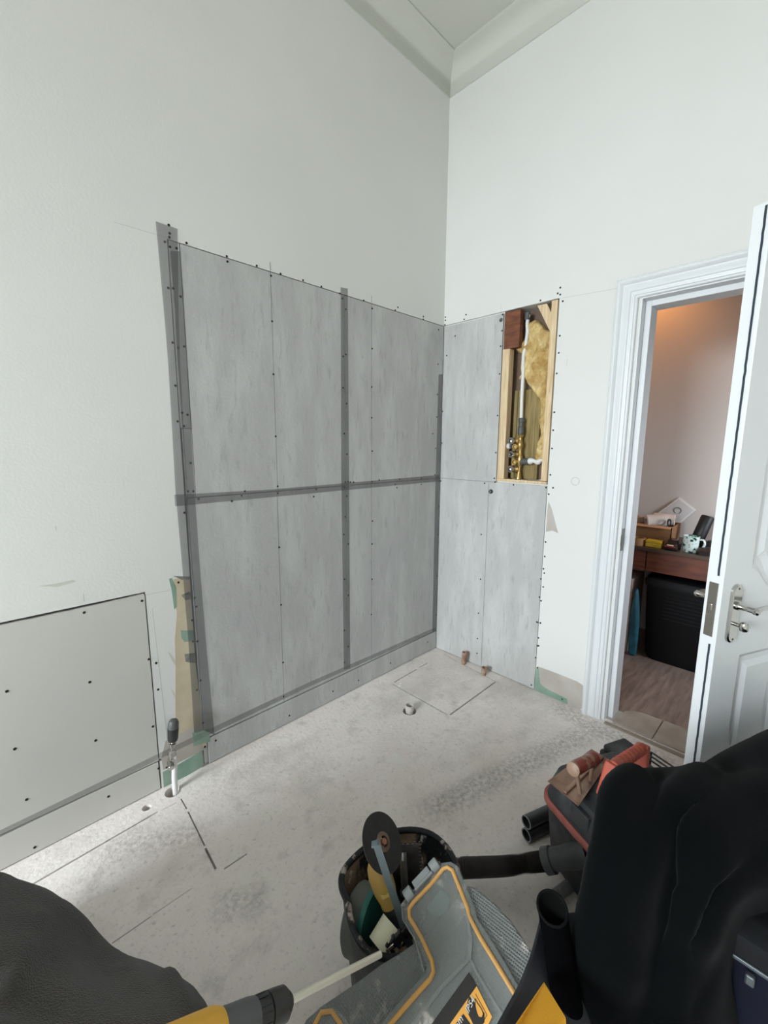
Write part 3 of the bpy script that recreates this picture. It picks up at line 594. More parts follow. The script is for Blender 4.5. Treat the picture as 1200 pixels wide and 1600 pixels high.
def handle_set(side):
    s = 1 if side > 0 else -1; y0 = 0 if side > 0 else -DT
    L_ = lambda x, y, z: DM @ V((x, y0+s*y, z))
    cx = 0.060; cz = onp(1160, 958, HG, NF).z
    pl = MB().loft([[L_(cx+x, 0.0, cz+z) for x, z in rr(0.0225, 0.090)], [L_(cx+x, 0.006, cz+z) for x, z in rr(0.0225, 0.090)], [L_(cx+x, 0.009, cz+z) for x, z in rr(0.018, 0.0855)]]).obj('door_handle', M_chrome, door, smooth=30)
    pl.name = 'door_handle'
    zz = cz+0.026
    MB().lathe(L_(cx, 0.008, zz), L_(cx, 0.062, zz)-L_(cx, 0.008, zz), [(0.0125, 0), (0.0125, 0.12), (0.009, 0.2), (0.0075, 0.5), (0.0085, 0.8), (0.0105, 0.86), (0.0105, 1.0), (0.006, 1.08)], 18).obj('lever_rose', M_chrome, pl)
    MB().tube(cr([L_(cx, 0.056, zz), L_(cx+0.02, 0.057, zz+0.004), L_(cx+0.05, 0.053, zz+0.003), L_(cx+0.085, 0.050, zz-0.003), L_(cx+0.108, 0.052, zz-0.006)], 6), lambda t: 0.0085-0.0025*math.sin(t*PI)+0.001*t, 14).obj('lever', M_chrome, pl)
    z2 = cz-0.030
    if side < 0: return
    MB().cyl(L_(cx, 0.008, z2), L_(cx, 0.034, z2), 0.0055, n=14).obj('turn_spindle', M_chrome, pl)
    MB().lathe(L_(cx+0.0, 0.034, z2-0.016), L_(cx, 0.034, z2+0.016)-L_(cx, 0.034, z2-0.016), [(0.002, 0), (0.010, 0.15), (0.0135, 0.5), (0.010, 0.85), (0.002, 1)], 16).obj('thumb_turn', M_chrome, pl)
    for dz in (0.078, -0.078): MB().lathe(L_(cx, 0.0085, cz+dz), L_(cx, 0.0098, cz+dz)-L_(cx, 0.0085, cz+dz), [(0.004, 0), (0.003, 1), (0.001, 0.6)], 10).obj('screw_head', mat('dark_screw', (70, 68, 64), 0.4, 0.8), pl)
handle_set(1); handle_set(-1)

# ------------------------------------------------------------------ hall beyond
M_hallw = mat('hall_wall_paint', (214, 206, 200), 0.8, bump=0.03)
M_hfl = mat('hall_floor_wood', (150, 132, 122), 0.6, rgb2=(122, 106, 98), scale=5, stretch=(1.2, 8, 1))
HXB, HY0, HY1, HZC = 1.42, -3.0, -0.30, 2.75
struct(MB().box((0.14, HY0, -0.12), (HXB, HY1, 0.0)).obj('floor_hall', M_hfl, smooth=0))
struct(MB().box((HXB, HY0, 0), (HXB+0.1, HY1, HZC)).obj('wall_hall', M_hallw, smooth=0))
struct(MB().box((0.14, HY1, 0), (HXB+0.1, HY1+0.1, HZC)).obj('wall_hall_side', M_hallw, smooth=0))
struct(MB().box((0.14, HY0-0.1, 0), (HXB+0.1, HY0, HZC)).obj('wall_hall_end', M_hallw, smooth=0))
struct(MB().box((0.14, HY0, HZC), (HXB+0.1, HY1, HZC+0.1)).obj('ceiling_hall', M_ceil, smooth=0))
struct(MB().box((0.02, DY1, -0.12), (0.14, DY0, 0.0)).obj('floor_doorway', M_greypl, smooth=0))
M_thr = mat('dusty_threshold', (176, 166, 154), 0.85, rgb2=(150, 138, 126), scale=7, bump=0.15)
arc = [(0.004, -1.322), (0.004, -1.145), (0.10, -1.150), (0.155, -1.165), (0.185, -1.195), (0.200, -1.240), (0.204, -1.322)]
tag(MB().prism([V((x, y, 0.0005)) for x, y in arc], (0, 0, 0.008)).obj('threshold_slab', M_thr, smooth=0, bevel=0.002), 'dusty stone coloured threshold slab with one rounded corner', 'threshold')
tag(MB().box((0.004, -1.895, 0.0005), (0.206, -1.327, 0.0085)).obj('threshold_slab', M_thr, smooth=0, bevel=0.002), 'dusty stone coloured threshold slab partly behind the open door edge', 'threshold')
tag(MB().box((-0.036, -1.90, 0.0005), (-0.016, -1.118, 0.007)).obj('threshold_strip', mat('threshold_strip', (150, 140, 126), 0.8), smooth=0, bevel=0.001), 'thin worn strip across the doorway on the bathroom floor side', 'threshold')
struct(MB().box((HXB-0.016, HY0, 0), (HXB, HY1, 0.14)).obj('baseboard_hall', M_white, smooth=0, bevel=0.003))

# desk
M_ven = mat('red_brown_veneer', (120, 62, 38), 0.4, rgb2=(84, 40, 26), scale=5, stretch=(1, 1.2, 10))
M_top = mat('desk_top_veneer', (84, 62, 50), 0.35, rgb2=(70, 50, 40), scale=4, stretch=(8, 1, 1))
dk = thing('desk', 'reddish brown veneered desk with long drawer against hall wall', 'desk')
XF = 0.868; ZT = 0.752
YL = -0.45
yd = on(1008, 880, 0, XF).y
MB().box((XF, -1.95, ZT-0.024), (HXB-0.004, YL, ZT)).obj('desk_top', M_top, dk, smooth=0, bevel=0.002)
MB().box((XF+0.012, -1.93, ZT-0.155), (XF+0.030, yd-0.003, ZT-0.026)).obj('drawer', M_ven, dk, smooth=0, bevel=0.002)
MB().box((XF+0.012, yd+0.003, ZT-0.155), (XF+0.030, YL-0.02, ZT-0.026)).obj('drawer', M_ven, dk, smooth=0, bevel=0.002)
MB().box((XF+0.032, -1.93, ZT-0.15), (HXB-0.02, YL-0.02, ZT-0.026)).obj('carcass', M_ven, dk, smooth=0)
for (x, y) in ((XF+0.03, YL-0.06), (XF+0.03, -1.92), (HXB-0.07, YL-0.06), (HXB-0.07, -1.92)): MB().box((x, y, 0), (x+0.04, y+0.04, ZT-0.152)).obj('leg', M_ven, dk, smooth=0, bevel=0.002)
rebase(dk, (XF, -1.2, 0))
def rrect(cx, cy, w, d, r, z, n=6):
    pts = []
    for sx, sy, a0 in ((1, 1, 0), (-1, 1, PI/2), (-1, -1, PI), (1, -1, 1.5*PI)):
        for k in range(n+1): a = a0+k*PI/2/n; pts.append(V((cx+sx*(w/2-r)+r*math.cos(a), cy+sy*(d/2-r)+r*math.sin(a), z)))
    return pts
# laundry hamper
hm = thing('laundry_hamper', 'black plastic hamper with ribbed grille standing under the desk', 'hamper')
hc = (1.075, -1.235)
rings = [rrect(*hc, 0.34, 0.36, 0.06, 0.0), rrect(*hc, 0.36, 0.38, 0.06, 0.03), rrect(*hc, 0.40, 0.43, 0.06, 0.50)]
MB().loft(rings).obj('hamper_body', mat('hamper_black', (8, 8, 10), 0.6, spec=0.2), hm, smooth=40)
MB().loft([rrect(*hc, 0.415, 0.445, 0.065, 0.50), rrect(*hc, 0.42, 0.45, 0.065, 0.535), rrect(*hc, 0.40, 0.43, 0.065, 0.555), rrect(*hc, 0.33, 0.36, 0.06, 0.565)]).obj('hamper_lid', mat('hamper_black2', (13, 13, 15), 0.6, spec=0.2), hm, smooth=40)
for k in range(8):
    z = 0.30+k*0.024; xo = hc[0]-0.36/2-0.02*(z-0.03)/0.47-0.004
    MB().box((xo-0.001, hc[1]-0.14, z), (xo+0.006, hc[1]+0.10, z+0.010)).obj('rib', mat('hamper_black2', (30, 30, 32)), hm, smooth=0, bevel=0.002)
rebase(hm, (hc[0], hc[1], 0))
a = on(965, 900, 0, 0.885)
tag(MB().box((0.885, -0.950, 0.0), (1.15, -0.72, 0.52)).obj('storage_box', mat('pale_pink_beige', (196, 178, 166), 0.7), smooth=0, bevel=0.004), 'pale beige box standing under the desk behind the door frame', 'box')
# blue bag
bg = MB(); bp_ = [[(985,960),(1001,938)],[(983,985),(1003,960)],[(987,1005),(1002,985)],[(985,1024),(998,1020)]]
rings = []
for k, z in enumerate([0.0, 0.04, 0.15, 0.27, 0.33, 0.40, 0.47]):
    w = [0.050, 0.052, 0.056, 0.060, 0.048, 0.03, 0.018][k]; c = V((0.872+0.004*k*0.6, -0.990+0.002*k, z)); n = 16
    rings.append([c+V((0.020*math.cos(t)*(1+0.25*math.sin(3*t+k)), w*0.5*math.sin(t)*(1+0.15*math.cos(5*t+k)), 0.012*math.sin(2*t+k) if k > 0 else 0)) for t in [i*2*PI/n for i in range(n)]])
tag(MB().loft(rings).obj('folded_bag', mat('turquoise_nylon', (42, 110, 130), 0.5, var=0.4, scale=20), smooth=60, sub=1), 'folded turquoise fabric bag squeezed between beige box and hamper', 'bag')
bh = MB().tube(cr([(0.872, -0.990, 0.50), (0.869, -0.985, 0.58), (0.880, -0.995, 0.60), (0.880, -1.004, 0.52), (0.876, -1.006, 0.47)], 5), 0.006, 8)
# desk items
def dsk(px, py): return on(px, py, 2, ZT)
cbx = thing('cardboard_box', 'low open cardboard box full of rolls on the desk', 'box')
a = dsk(990, 846); b = dsk(1050, 846)
bx0, by0, by1 = 0.99, -0.80, -1.115
M_card = mat('cardboard', (150, 108, 72), 0.8, var=0.12, scale=6)
zb = ZT
cb = MB().box((bx0, by1, zb), (bx0+0.005, by0, zb+0.13)).box((bx0+0.24, by1, zb), (bx0+0.245, by0, zb+0.13)).box((bx0, by1, zb), (bx0+0.245, by1+0.005, zb+0.13)).box((bx0, by0-0.005, zb), (bx0+0.245, by0, zb+0.13)).box((bx0, by1, zb), (bx0+0.245, by0, zb+0.004))
cb.obj('carton', M_card, cbx, smooth=0)
MB().prism([(bx0, by0, zb+0.13), (bx0, by1, zb+0.13), (bx0-0.022, by1+0.01, zb+0.118), (bx0-0.022, by0-0.01, zb+0.118)], (0, 0, 0.003)).obj('flap', mat('cardboard_pale', (196, 150, 116), 0.8), cbx, smooth=0)
rebase(cbx, (bx0+.12, (by0+by1)/2, zb))
M_paper = mat('white_paper', (214, 202, 194), 0.8, var=0.1, scale=12)
M_pinkpap = mat('pinkish_paper', (206, 176, 160), 0.8, var=0.1, scale=12)
def roll(name, lab, cat, p, axis, r, L_, hole, m, core=None):
    axis = V(axis).normalized(); p = V(p)
    o = MB().lathe(p, axis*L_, [(hole, 0), (r, 0), (r, 1), (hole, 1), (hole, 0)], 26, False, False).obj(name, m)
    return tag(o, lab, cat)
roll('paper_roll', 'white paper roll lying on its side at the middle of the carton', 'paper roll', (bx0+0.02, -0.960, zb+0.150), (0.5, -0.8, 0.1), 0.042, 0.13, 0.018, M_paper)
roll('paper_roll', 'second white roll with wrapping lying behind the first in the carton', 'paper roll', (bx0+0.12, -0.98, zb+0.160), (0.1, -1, 0), 0.038, 0.12, 0.014, M_paper)
roll('tape_reel', 'flat white tape reel with dark hole lying in the carton', 'tape reel', (bx0+0.07, -0.885, zb+0.135), (0, 0, 1), 0.055, 0.035, 0.022, M_pinkpap)
roll('black_ring', 'thin dark ring standing on edge at the right of carton', 'ring', (bx0+0.012, -1.090, zb+0.130+0.026), (0.5, -0.8, 0), 0.026, 0.008, 0.019, M_blk)
q = dsk(1007, 851)
roll('tape_roll', 'brown parcel tape roll lying flat in front of the carton', 'tape roll', (0.930, -0.945, ZT), (0, 0, 1), 0.046, 0.048, 0.032, mat('parcel_tape', (150, 112, 70), 0.4))
sg = thing('sponge', 'yellow sponge with darker scouring layer on the desk', 'sponge')
MB().box((0.900, -1.085, ZT), (0.965, -0.995, ZT+0.026)).obj('foam', mat('sponge_yellow', (222, 190, 62), 0.9, bump=0.4), sg, bevel=0.004)
MB().box((0.900, -1.085, ZT+0.026), (0.965, -0.995, ZT+0.044)).obj('scourer', mat('scourer_yellow', (206, 172, 46), 0.95, bump=0.6), sg, bevel=0.003)
rebase(sg, (0.95, -1.04, ZT))
tcar = thing('toy_car', 'small black toy car seen from behind between sponge and mug', 'toy car')
y0, y1 = -1.172, -1.105
MB().loft([rrect(0.945, (y0+y1)/2, 0.13, 0.066, 0.012, ZT+0.008), rrect(0.945, (y0+y1)/2, 0.14, 0.070, 0.014, ZT+0.022), rrect(0.945, (y0+y1)/2, 0.138, 0.068, 0.014, ZT+0.036), rrect(0.95, (y0+y1)/2, 0.10, 0.056, 0.012, ZT+0.042), rrect(0.953, (y0+y1)/2, 0.075, 0.048, 0.012, ZT+0.062), rrect(0.953, (y0+y1)/2, 0.06, 0.040, 0.012, ZT+0.064)]).obj('body', mat('toy_black', (36, 24, 24), 0.25), tcar)
MB().box((0.873, y0+0.004, ZT+0.024), (0.876, y1-0.004, ZT+0.030)).obj('tail_lights', mat('toy_red', (150, 40, 34), 0.3), tcar)
MB().box((0.872, y0+0.016, ZT+0.033), (0.876, y1-0.016, ZT+0.039)).obj('number_plate', mat('toy_plate', (226, 206, 170), 0.4), tcar)
for x in (0.905, 0.985):
    for y in (y0-0.002, y1-0.010): MB().cyl((x, y, ZT+0.0135), (x, y+0.012, ZT+0.0135), 0.0135, n=16).obj('wheel', M_blk, tcar)
rebase(tcar, (0.945, (y0+y1)/2, ZT))
mg = thing('mug', 'white mug with green and black leaf pattern on the desk', 'mug')
mc = V((0.945, -1.232, ZT))
def mug_mat():
    m = bpy.data.materials.new('leaf_pattern_ceramic'); m.use_nodes = True; N = m.node_tree.nodes; K = m.node_tree.links; b = N['Principled BSDF']; b.inputs['Roughness'].default_value = 0.2
    tc = N.new('ShaderNodeTexCoord'); v = N.new('ShaderNodeTexNoise'); v.inputs['Scale'].default_value = 38; v.inputs['Detail'].default_value = 1.5; K.new(tc.outputs['Object'], v.inputs['Vector'])
    r = N.new('ShaderNodeValToRGB'); e = r.color_ramp.elements; e[0].position = 0.36; e[0].color = (*lin((34, 46, 52)), 1); e[1].position = 0.47; e[1].color = (*lin((214, 226, 222)), 1)
    x = r.color_ramp.elements.new(0.40); x.color = (*lin((120, 170, 150)), 1); x2 = r.color_ramp.elements.new(0.66); x2.color = (*lin((214, 226, 222)), 1); x3 = r.color_ramp.elements.new(0.70); x3.color = (*lin((110, 150, 140)), 1)
    K.new(v.outputs['Fac'], r.inputs[0]); K.new(r.outputs[0], b.inputs['Base Color']); return m
MB().lathe(mc, (0, 0, 0.1), [(0.0, 0), (0.034, 0), (0.038, 0.06), (0.042, 0.5), (0.044, 1.0), (0.041, 1.0), (0.038, 0.5), (0.033, 0.08), (0.0, 0.06)], 28, False, False).obj('cup', mug_mat(), mg)
MB().tube(cr([mc+V((0, -0.040, 0.082)), mc+V((-0.004, -0.062, 0.082)), mc+V((-0.006, -0.070, 0.058)), mc+V((-0.004, -0.058, 0.030)), mc+V((0, -0.036, 0.018))], 6), 0.006, 10).obj('handle', mat('mug_white', (214, 226, 222), 0.2), mg)
rebase(mg, mc)
a = V((1.10, -1.225, ZT+0.002)); tag(MB().lathe(a, V((0.06, -0.045, 0.20)), [(0.030, 0.0), (0.037, 0.05), (0.037, 0.96), (0.033, 1.0), (0.0, 1.0)], 24).obj('bottle', mat('matt_black', (20, 20, 22), 0.5)), 'black cylindrical bottle tilted behind the mug', 'bottle')
wl2 = MB()
tag(MB().loft([rrect(0.935, -1.350, 0.10, 0.16, 0.02, ZT), rrect(0.935, -1.350, 0.105, 0.165, 0.02, ZT+0.02), rrect(0.94, -1.350, 0.09, 0.15, 0.02, ZT+0.034), rrect(0.945, -1.355, 0.07, 0.11, 0.02, ZT+0.042)]).obj('wallet', mat('dark_leather', (34, 28, 28), 0.45)), 'dark leather wallet lying right of the mug', 'wallet')
tag(MB().loft([rrect(1.06, -1.325, 0.07, 0.07, 0.03, ZT), rrect(1.06, -1.325, 0.08, 0.08, 0.035, ZT+0.04), rrect(1.06, -1.325, 0.05, 0.05, 0.02, ZT+0.065)]).obj('black_pouch', M_blk), 'small black pouch tucked behind the mug handle', 'pouch')
# tilted picture card leaning on the wall
fr = thing('leaning_card', 'tilted white card with a round emblem leaning on hall wall', 'card')
cd = [on(x, y, 0, 1.405) for x, y in ((1061, 777), (1088, 797), (1058, 822), (1029, 801))]
ctr = sum(cd, V())/4
for p in cd: p.x += 0.012*(p.z-ctr.z)/0.1
MB().prism(cd, (-0.006, 0, 0)).obj('backing', mat('card_grey', (236, 234, 232), 0.6), fr, smooth=0, bevel=0.001)
inn = [ctr+(p-ctr)*0.86+V((-0.0065, 0, 0)) for p in cd]; MB().prism(inn, (-0.001, 0, 0)).obj('print', mat('card_print', (214, 212, 212), 0.5), fr, smooth=0)
rc = ctr+V((-0.008, 0, 0.008))
MB().strip([rc+V((0, 0.022*math.cos(t), 0.022*math.sin(t))) for t in [i*2*PI/24 for i in range(25)]], 0.006, 0.001, (-1, 0, 0)).obj('round_emblem', mat('emblem_grey', (128, 124, 124), 0.6), fr)
rebase(fr, ctr)
dn = thing('ceiling_light', 'small recessed ceiling light in the hall beside the wall', 'ceiling light')
MB().lathe((1.12, -0.72, HZC), (0, 0, -0.012), [(0.045, 0), (0.045, 1), (0.03, 1), (0.03, 0)], 24, False, False).obj('ring', M_white, dn)

# ------------------------------------------------------------------ bucket and what stands in it
bk_ = thing('bucket', 'battered black builders bucket with plaster crusted inside', 'bucket')
ZR = 0.285
rim = [on(x, y, 2, ZR) for x, y in ((534,1383),(537,1357),(562,1329),(600,1306),(640,1300),(675,1308),(703,1334),(719,1374),(716,1420),(692,1465),(645,1494),(598,1500),(568,1484),(549,1447),(543,1410))]
rimC = cr(rim, 4, True); NB = len(rimC); cen = sum(rimC, V())/NB
def brow(k, inset=0.0):            # k 0 floor .. 1 rim
    out = []
    for i, p in enumerate(rimC):
        d = p-cen; d.z = 0; a = math.atan2(d.y, d.x); base = V((math.cos(a), math.sin(a), 0))*0.115
        rr_ = base.lerp(d, k**0.8); rr_ = rr_.normalized()*(rr_.length-inset); out.append(V((cen.x, cen.y, 0))+rr_+V((0, 0, 0.001+k*(ZR-0.001)+0.008*k*math.sin(2*a+1))))
    return out
M_brim = layered('plaster_flecked_rim', (28, 29, 32), [((170, 160, 150), 22, 0.56, 0.62, (1, 1, 1), 0.9)], 0.45, 0.2, 60)
M_bin = layered('plaster_crusted_plastic', (30, 31, 34), [((150, 126, 104), 9, 0.47, 0.55, (1, 1, 0.5), 0.9), ((206, 200, 192), 24, 0.58, 0.64, (1, 1, 0.6), 0.9)], 0.6, 0.5, 60)
MB().loft([brow(0), brow(0.1), brow(0.3), brow(0.55), brow(0.8), brow(1.0)], True, False).obj('shell', M_blkdust, bk_, smooth=60)
MB().loft([brow(1.0, 0.004), brow(0.8, 0.004), brow(0.5, 0.004), brow(0.25, 0.004), brow(0.06, 0.004)], False, True).obj('inner_lining', M_bin, bk_, smooth=60)
rp_ = brow(1.0); MB().tube(rp_+[rp_[0], rp_[1]], 0.0085, 10).obj('rim', M_brim, bk_, smooth=60)
rebase(bk_, (cen.x, cen.y, 0))

# angle grinder
gr = thing('angle_grinder', 'yellow and black angle grinder with cutting disc, upright in bucket', 'angle grinder')
dc = dep(597, 1316, 1.06); dv_ = ray(597, 1316).normalized(); du_ = dv_.cross(RIGHT).normalized()*-1; dn_ = (-dv_*0.72+RIGHT*0.66+du_*0.22).normalized()
R_d = 0.064
MB().lathe(dc, dn_*0.0025, [(0.010, 0), (R_d, 0), (R_d, 1), (0.010, 1), (0.010, 0)], 48, False, False).obj('cutting_disc', mat('abrasive_black', (44, 43, 42), 0.85, var=0.3, scale=60), gr)
fl_ = MB().lathe(dc+dn_*0.002, dn_*0.006, [(0.012, 0), (0.021, 0), (0.021, 0.7), (0.012, 1), (0.012, 0)], 24, False, False).obj('flange', mat('dirty_flange', (128, 106, 88), 0.5, 0.6, var=0.4, scale=40), gr)
MB().cyl(dc-dn_*0.004, dc+dn_*0.010, 0.0075, n=6).obj('spindle_nut', mat('rusty_nut', (150, 104, 84), 0.5, 0.5), gr)
hd = dep(589, 1352, 1.075); e1 = on(628, 1470, 2, 0.20)
ax = (e1-hd)
MB().lathe(dc-dn_*0.002-UP*0.012, -dn_*0.034, [(0.016, 0), (0.024, 0.2), (0.024, 0.8), (0.016, 1)], 20).obj('gear_head', mat('cast_alloy', (186, 172, 146), 0.5, 0.3), gr)
MB().lathe(hd, ax*0.55, [(0.018, -0.12), (0.026, 0.0), (0.030, 0.2), (0.028, 0.6), (0.022, 0.85), (0.021, 1.0)], 20).obj('yellow_body', mat('tool_yellow', (214, 168, 60), 0.5, rgb2=(190, 158, 96), scale=14), gr, smooth=50)
MB().lathe(hd+ax*0.5, ax*0.5, [(0.018, 0), (0.024, 0.1), (0.022, 0.5), (0.025, 0.9), (0.018, 1)], 20).obj('black_grip', M_blkdust, gr, smooth=50)
fx = frame(hd+ax*0.30+(-fwd*0.8+UP*0.5).normalized()*0.0255, ax, (-fwd*0.8+UP*0.5))
MB().box((-0.014, -0.012, -0.001), (0.016, 0.012, 0.001), fx).obj('rating_label', mat('label_cream', (206, 178, 96), 0.5, rgb2=(90, 70, 40), scale=90, contrast=(0.42, 0.48)), gr, smooth=0)
rebase(gr, e1)
# flat steel bar
b0_ = dep(586, 1313, 0.99); b1_ = on(634, 1408, 2, 0.26)
fx = frame(b0_, b1_-b0_, -fwd)
LB = (b1_-b0_).length
tag(MB().box((0, -0.0085, -0.0012), (LB*1.5, 0.0085, 0.0012), fx).box((0, -0.0085, -0.0012), (0.004, 0.006, 0.016), fx).obj('steel_bar', mat('slate_steel', (104, 116, 120), 0.45, 0.4)), 'flat slate grey steel bar leaning across the cutting disc', 'steel bar')
# notched trowel
nt_ = thing('notched_trowel', 'dirty notched trowel standing upright in the bucket behind grinder', 'trowel')
o_ = on(634, 1405, 2, 0.20); tpt = dep(628, 1316, 1.10); ydir = (tpt-o_).normalized(); zdir = (-fwd-ydir*(-fwd).dot(ydir)).normalized(); fx = frame(o_, ydir, zdir); Ln = (tpt-o_).length
pts = [(0, -0.048), (0, 0.048)]
k = 0; x = 0.0
while x < Ln-0.014: pts += [(x+0.006, 0.048), (x+0.006, 0.042), (x+0.012, 0.042), (x+0.012, 0.048)]; x += 0.012
pts += [(Ln, 0.048)]
yy = 0.048
while yy > -0.036: pts += [(Ln, yy-0.006), (Ln-0.006, yy-0.006), (Ln-0.006, yy-0.012), (Ln, yy-0.012)]; yy -= 0.012
pts += [(Ln, -0.048)]
M_tro = mat('dirty_trowel_steel', (112, 108, 104), 0.45, 0.6, rgb2=(60, 56, 54), scale=12)
MB().prism([fx @ V((a, -b, 0)) for a, b in pts], zdir*0.0015).obj('notched_blade', M_tro, nt_, smooth=0)
MB().tube([fx @ V((0.01, 0.0, 0.012)), fx @ V((Ln*0.82, 0.0, 0.012)), fx @ V((Ln*0.86, 0.0, 0.004))], 0.0095, 12).obj('spine', mat('bright_alloy', (178, 178, 176), 0.3, 0.8, var=0.3, scale=25), nt_)
MB().tube([fx @ V((0.0, 0.0, 0.02)), fx @ V((0.02, 0, 0.05)), fx @ V((0.10, 0, 0.05))], 0.013, 12).obj('handle', M_blk, nt_)
rebase(nt_, o_)
# sponge float: grey pad with teal backing, standing on its edge
sf = thing('grout_float', 'rounded grout float with grey pad and teal backing in bucket', 'float')
c_ = on(572, 1440, 2, 0.185); axf = (RIGHT*0.86-fwd*0.45+UP*0.06).normalized()
MB().lathe(c_-axf*0.034, axf*0.048, [(0.0, 0), (0.070, 0), (0.078, 0.15), (0.080, 0.9), (0.078, 1)], 40, False, True).obj('grey_pad', mat('grey_rubber', (104, 106, 98), 0.7, rgb2=(80, 84, 80), scale=12), sf)
MB().lathe(c_+axf*0.014, axf*0.014, [(0.082, 0), (0.083, 0.5), (0.080, 1)], 40).obj('teal_backing', mat('teal_plastic', (46, 116, 108), 0.45, var=0.3, scale=14), sf)
rebase(sf, c_-V((0, 0, 0.07)))
# roll of cream tape
tr = on(607, 1462, 2, 0.255); axr = (UP*0.55+RIGHT*0.62+fwd*0.50).normalized()
roll('masking_tape_roll', 'cream masking tape roll lying in the front of bucket', 'tape roll', tr-axr*0.03, axr, 0.034, 0.052, 0.024, mat('cream_tape', (222, 220, 192), 0.6))
# black bar with chrome bolt at bucket front
bar = thing('ratchet_strap_bar', 'black notched plastic bar with chrome pin on bucket rim', 'plastic bar')
a = dep(586, 1502, 0.98); b = dep(644, 1450, 0.98); fx = frame(a, b-a, -fwd); Lb = (b-a).length
MB().box((0, -0.009, -0.012), (Lb, 0.009, 0.0), fx).obj('bar', M_blk, bar, smooth=0, bevel=0.002)
for k in range(6): MB().box((0.004+k*Lb/6, -0.015, -0.010), (0.004+k*Lb/6+0.007, 0.013, 0.004), fx).obj('tooth', M_blk, bar, smooth=0, bevel=0.001)
MB().cyl(fx @ V((Lb*0.35, 0.004, 0.006)), fx @ V((Lb*0.55, 0.004, 0.006)), 0.004, n=12).obj('chrome_pin', M_chrome, bar)
MB().box((-0.012, -0.018, -0.018), (0.012, 0.018, 0.004), fx).obj('end_block', M_blk, bar, smooth=0, bevel=0.003)
rebase(bar, a)

# ------------------------------------------------------------------ clear organiser case leaning on the bucket
CN = V((-0.6, 0.1, 1)).normalized(); CO = V((-1.6, -1.3, 0.42))
def cp(x, y, up=0.0): return onp(x, y, CO+CN*up, CN)
def clear(name, rgb, alpha, rough=0.25, grid=0.0):
    m = bpy.data.materials.new(name); m.use_nodes = True; N = m.node_tree.nodes; K = m.node_tree.links; b = N['Principled BSDF']
    b.inputs['Base Color'].default_value = (*lin(rgb), 1); b.inputs['Roughness'].default_value = rough; b.inputs['Alpha'].default_value = alpha
    tc = N.new('ShaderNodeTexCoord'); nz = N.new('ShaderNodeTexNoise'); nz.inputs['Scale'].default_value = 17; nz.inputs['Detail'].default_value = 6; K.new(tc.outputs['Object'], nz.inputs['Vector'])
    mr = N.new('ShaderNodeMapRange'); mr.inputs['From Min'].default_value = 0.58; mr.inputs['From Max'].default_value = 0.68; mr.inputs['To Min'].default_value = 0; mr.inputs['To Max'].default_value = 0.8; K.new(nz.outputs['Fac'], mr.inputs['Value'])
    mx = N.new('ShaderNodeMix'); mx.data_type = 'RGBA'; mx.inputs['A'].default_value = (*lin(rgb), 1); mx.inputs['B'].default_value = (*lin((212, 204, 196)), 1); K.new(mr.outputs[0], mx.inputs['Factor']); K.new(mx.outputs['Result'], b.inputs['Base Color'])
    mh = N.new('ShaderNodeMath'); mh.operation = 'MAXIMUM'; mh.inputs[1].default_value = alpha; K.new(mr.outputs[0], mh.inputs[0]); K.new(mh.outputs[0], b.inputs['Alpha'])
    if grid:
        w = []
        for d in ('X', 'Y'):
            wv = N.new('ShaderNodeTexWave'); wv.bands_direction = d; wv.inputs['Scale'].default_value = grid; K.new(tc.outputs['Object'], wv.inputs['Vector']); w.append(wv)
        ml = N.new('ShaderNodeMath'); ml.operation = 'MULTIPLY'; K.new(w[0].outputs['Fac'], ml.inputs[0]); K.new(w[1].outputs['Fac'], ml.inputs[1])
        bp = N.new('ShaderNodeBump'); bp.inputs['Strength'].default_value = 1.0; bp.inputs['Distance'].default_value = 0.003; K.new(ml.outputs[0], bp.inputs['Height']); K.new(bp.outputs[0], b.inputs['Normal'])
    return m
M_clr = clear('clear_lid_plastic', (148, 153, 150), 0.36, 0.22)
M_tray = clear('textured_tray_plastic', (128, 132, 130), 0.80, 0.3, 70)
cs = thing('tool_organizer', 'large clear lidded organiser case with amber seal leaning over bucket', 'tool organizer')
body = [(455,1640),(478,1592),(502,1571),(560,1532),(592,1508),(628,1486),(662,1462),(700,1420),(722,1392),(732,1383),(744,1386),(772,1410),(800,1440),(832,1488),(852,1530),(815,1640),(720,1780),(560,1790)]
tray = [cp(x, y, -0.012) for x, y in body]
inn = lambda ps, k: [sum(ps, V())/len(ps)*(1-k)+p*k for p in ps]
MB().loft([[p-CN*0.085 for p in inn(tray, 0.93)], tray], True, True).obj('tray', M_tray, cs, smooth=30, bevel=0.004)
gas = [(470,1640),(492,1600),(502,1582),(518,1580),(532,1600),(548,1640),(566,1652),(590,1625),(612,1598),(645,1560),(672,1530),(677.5,1518),(675,1502),(658,1464),(640,1434),(639,1420),(646,1410),(672,1383),(692,1358),(699,1355),(707,1360),(721,1395),(731,1420),(733,1432),(752,1468),(775,1505),(798,1543),(830,1596),(850,1640)]
lidp = [(455,1640),(482,1594),(500,1573),(522,1571),(540,1590),(556,1630),(574,1632),(602,1590),(640,1546),(664,1521),(667,1512),(650,1470),(631,1438),(629,1415),(640,1402),(666,1374),(688,1348),(704,1346),(714,1352),(731,1392),(741,1418),(744,1432),(765,1465),(788,1502),(811,1542),(845,1600),(862,1640),(760,1780),(520,1790)]
lo_ = [cp(x, y, 0.0) for x, y in lidp]
MB().loft([[p-CN*0.010 for p in lo_], lo_], True, True).obj('lid', M_clr, cs, smooth=30, bevel=0.0015)
MB().tube([cp(x, y, 0.001) for x, y in gas], 0.0042, 8).obj('amber_seal', mat('amber_rubber', (206, 152, 74), 0.5, rgb2=(188, 146, 92), scale=20), cs)
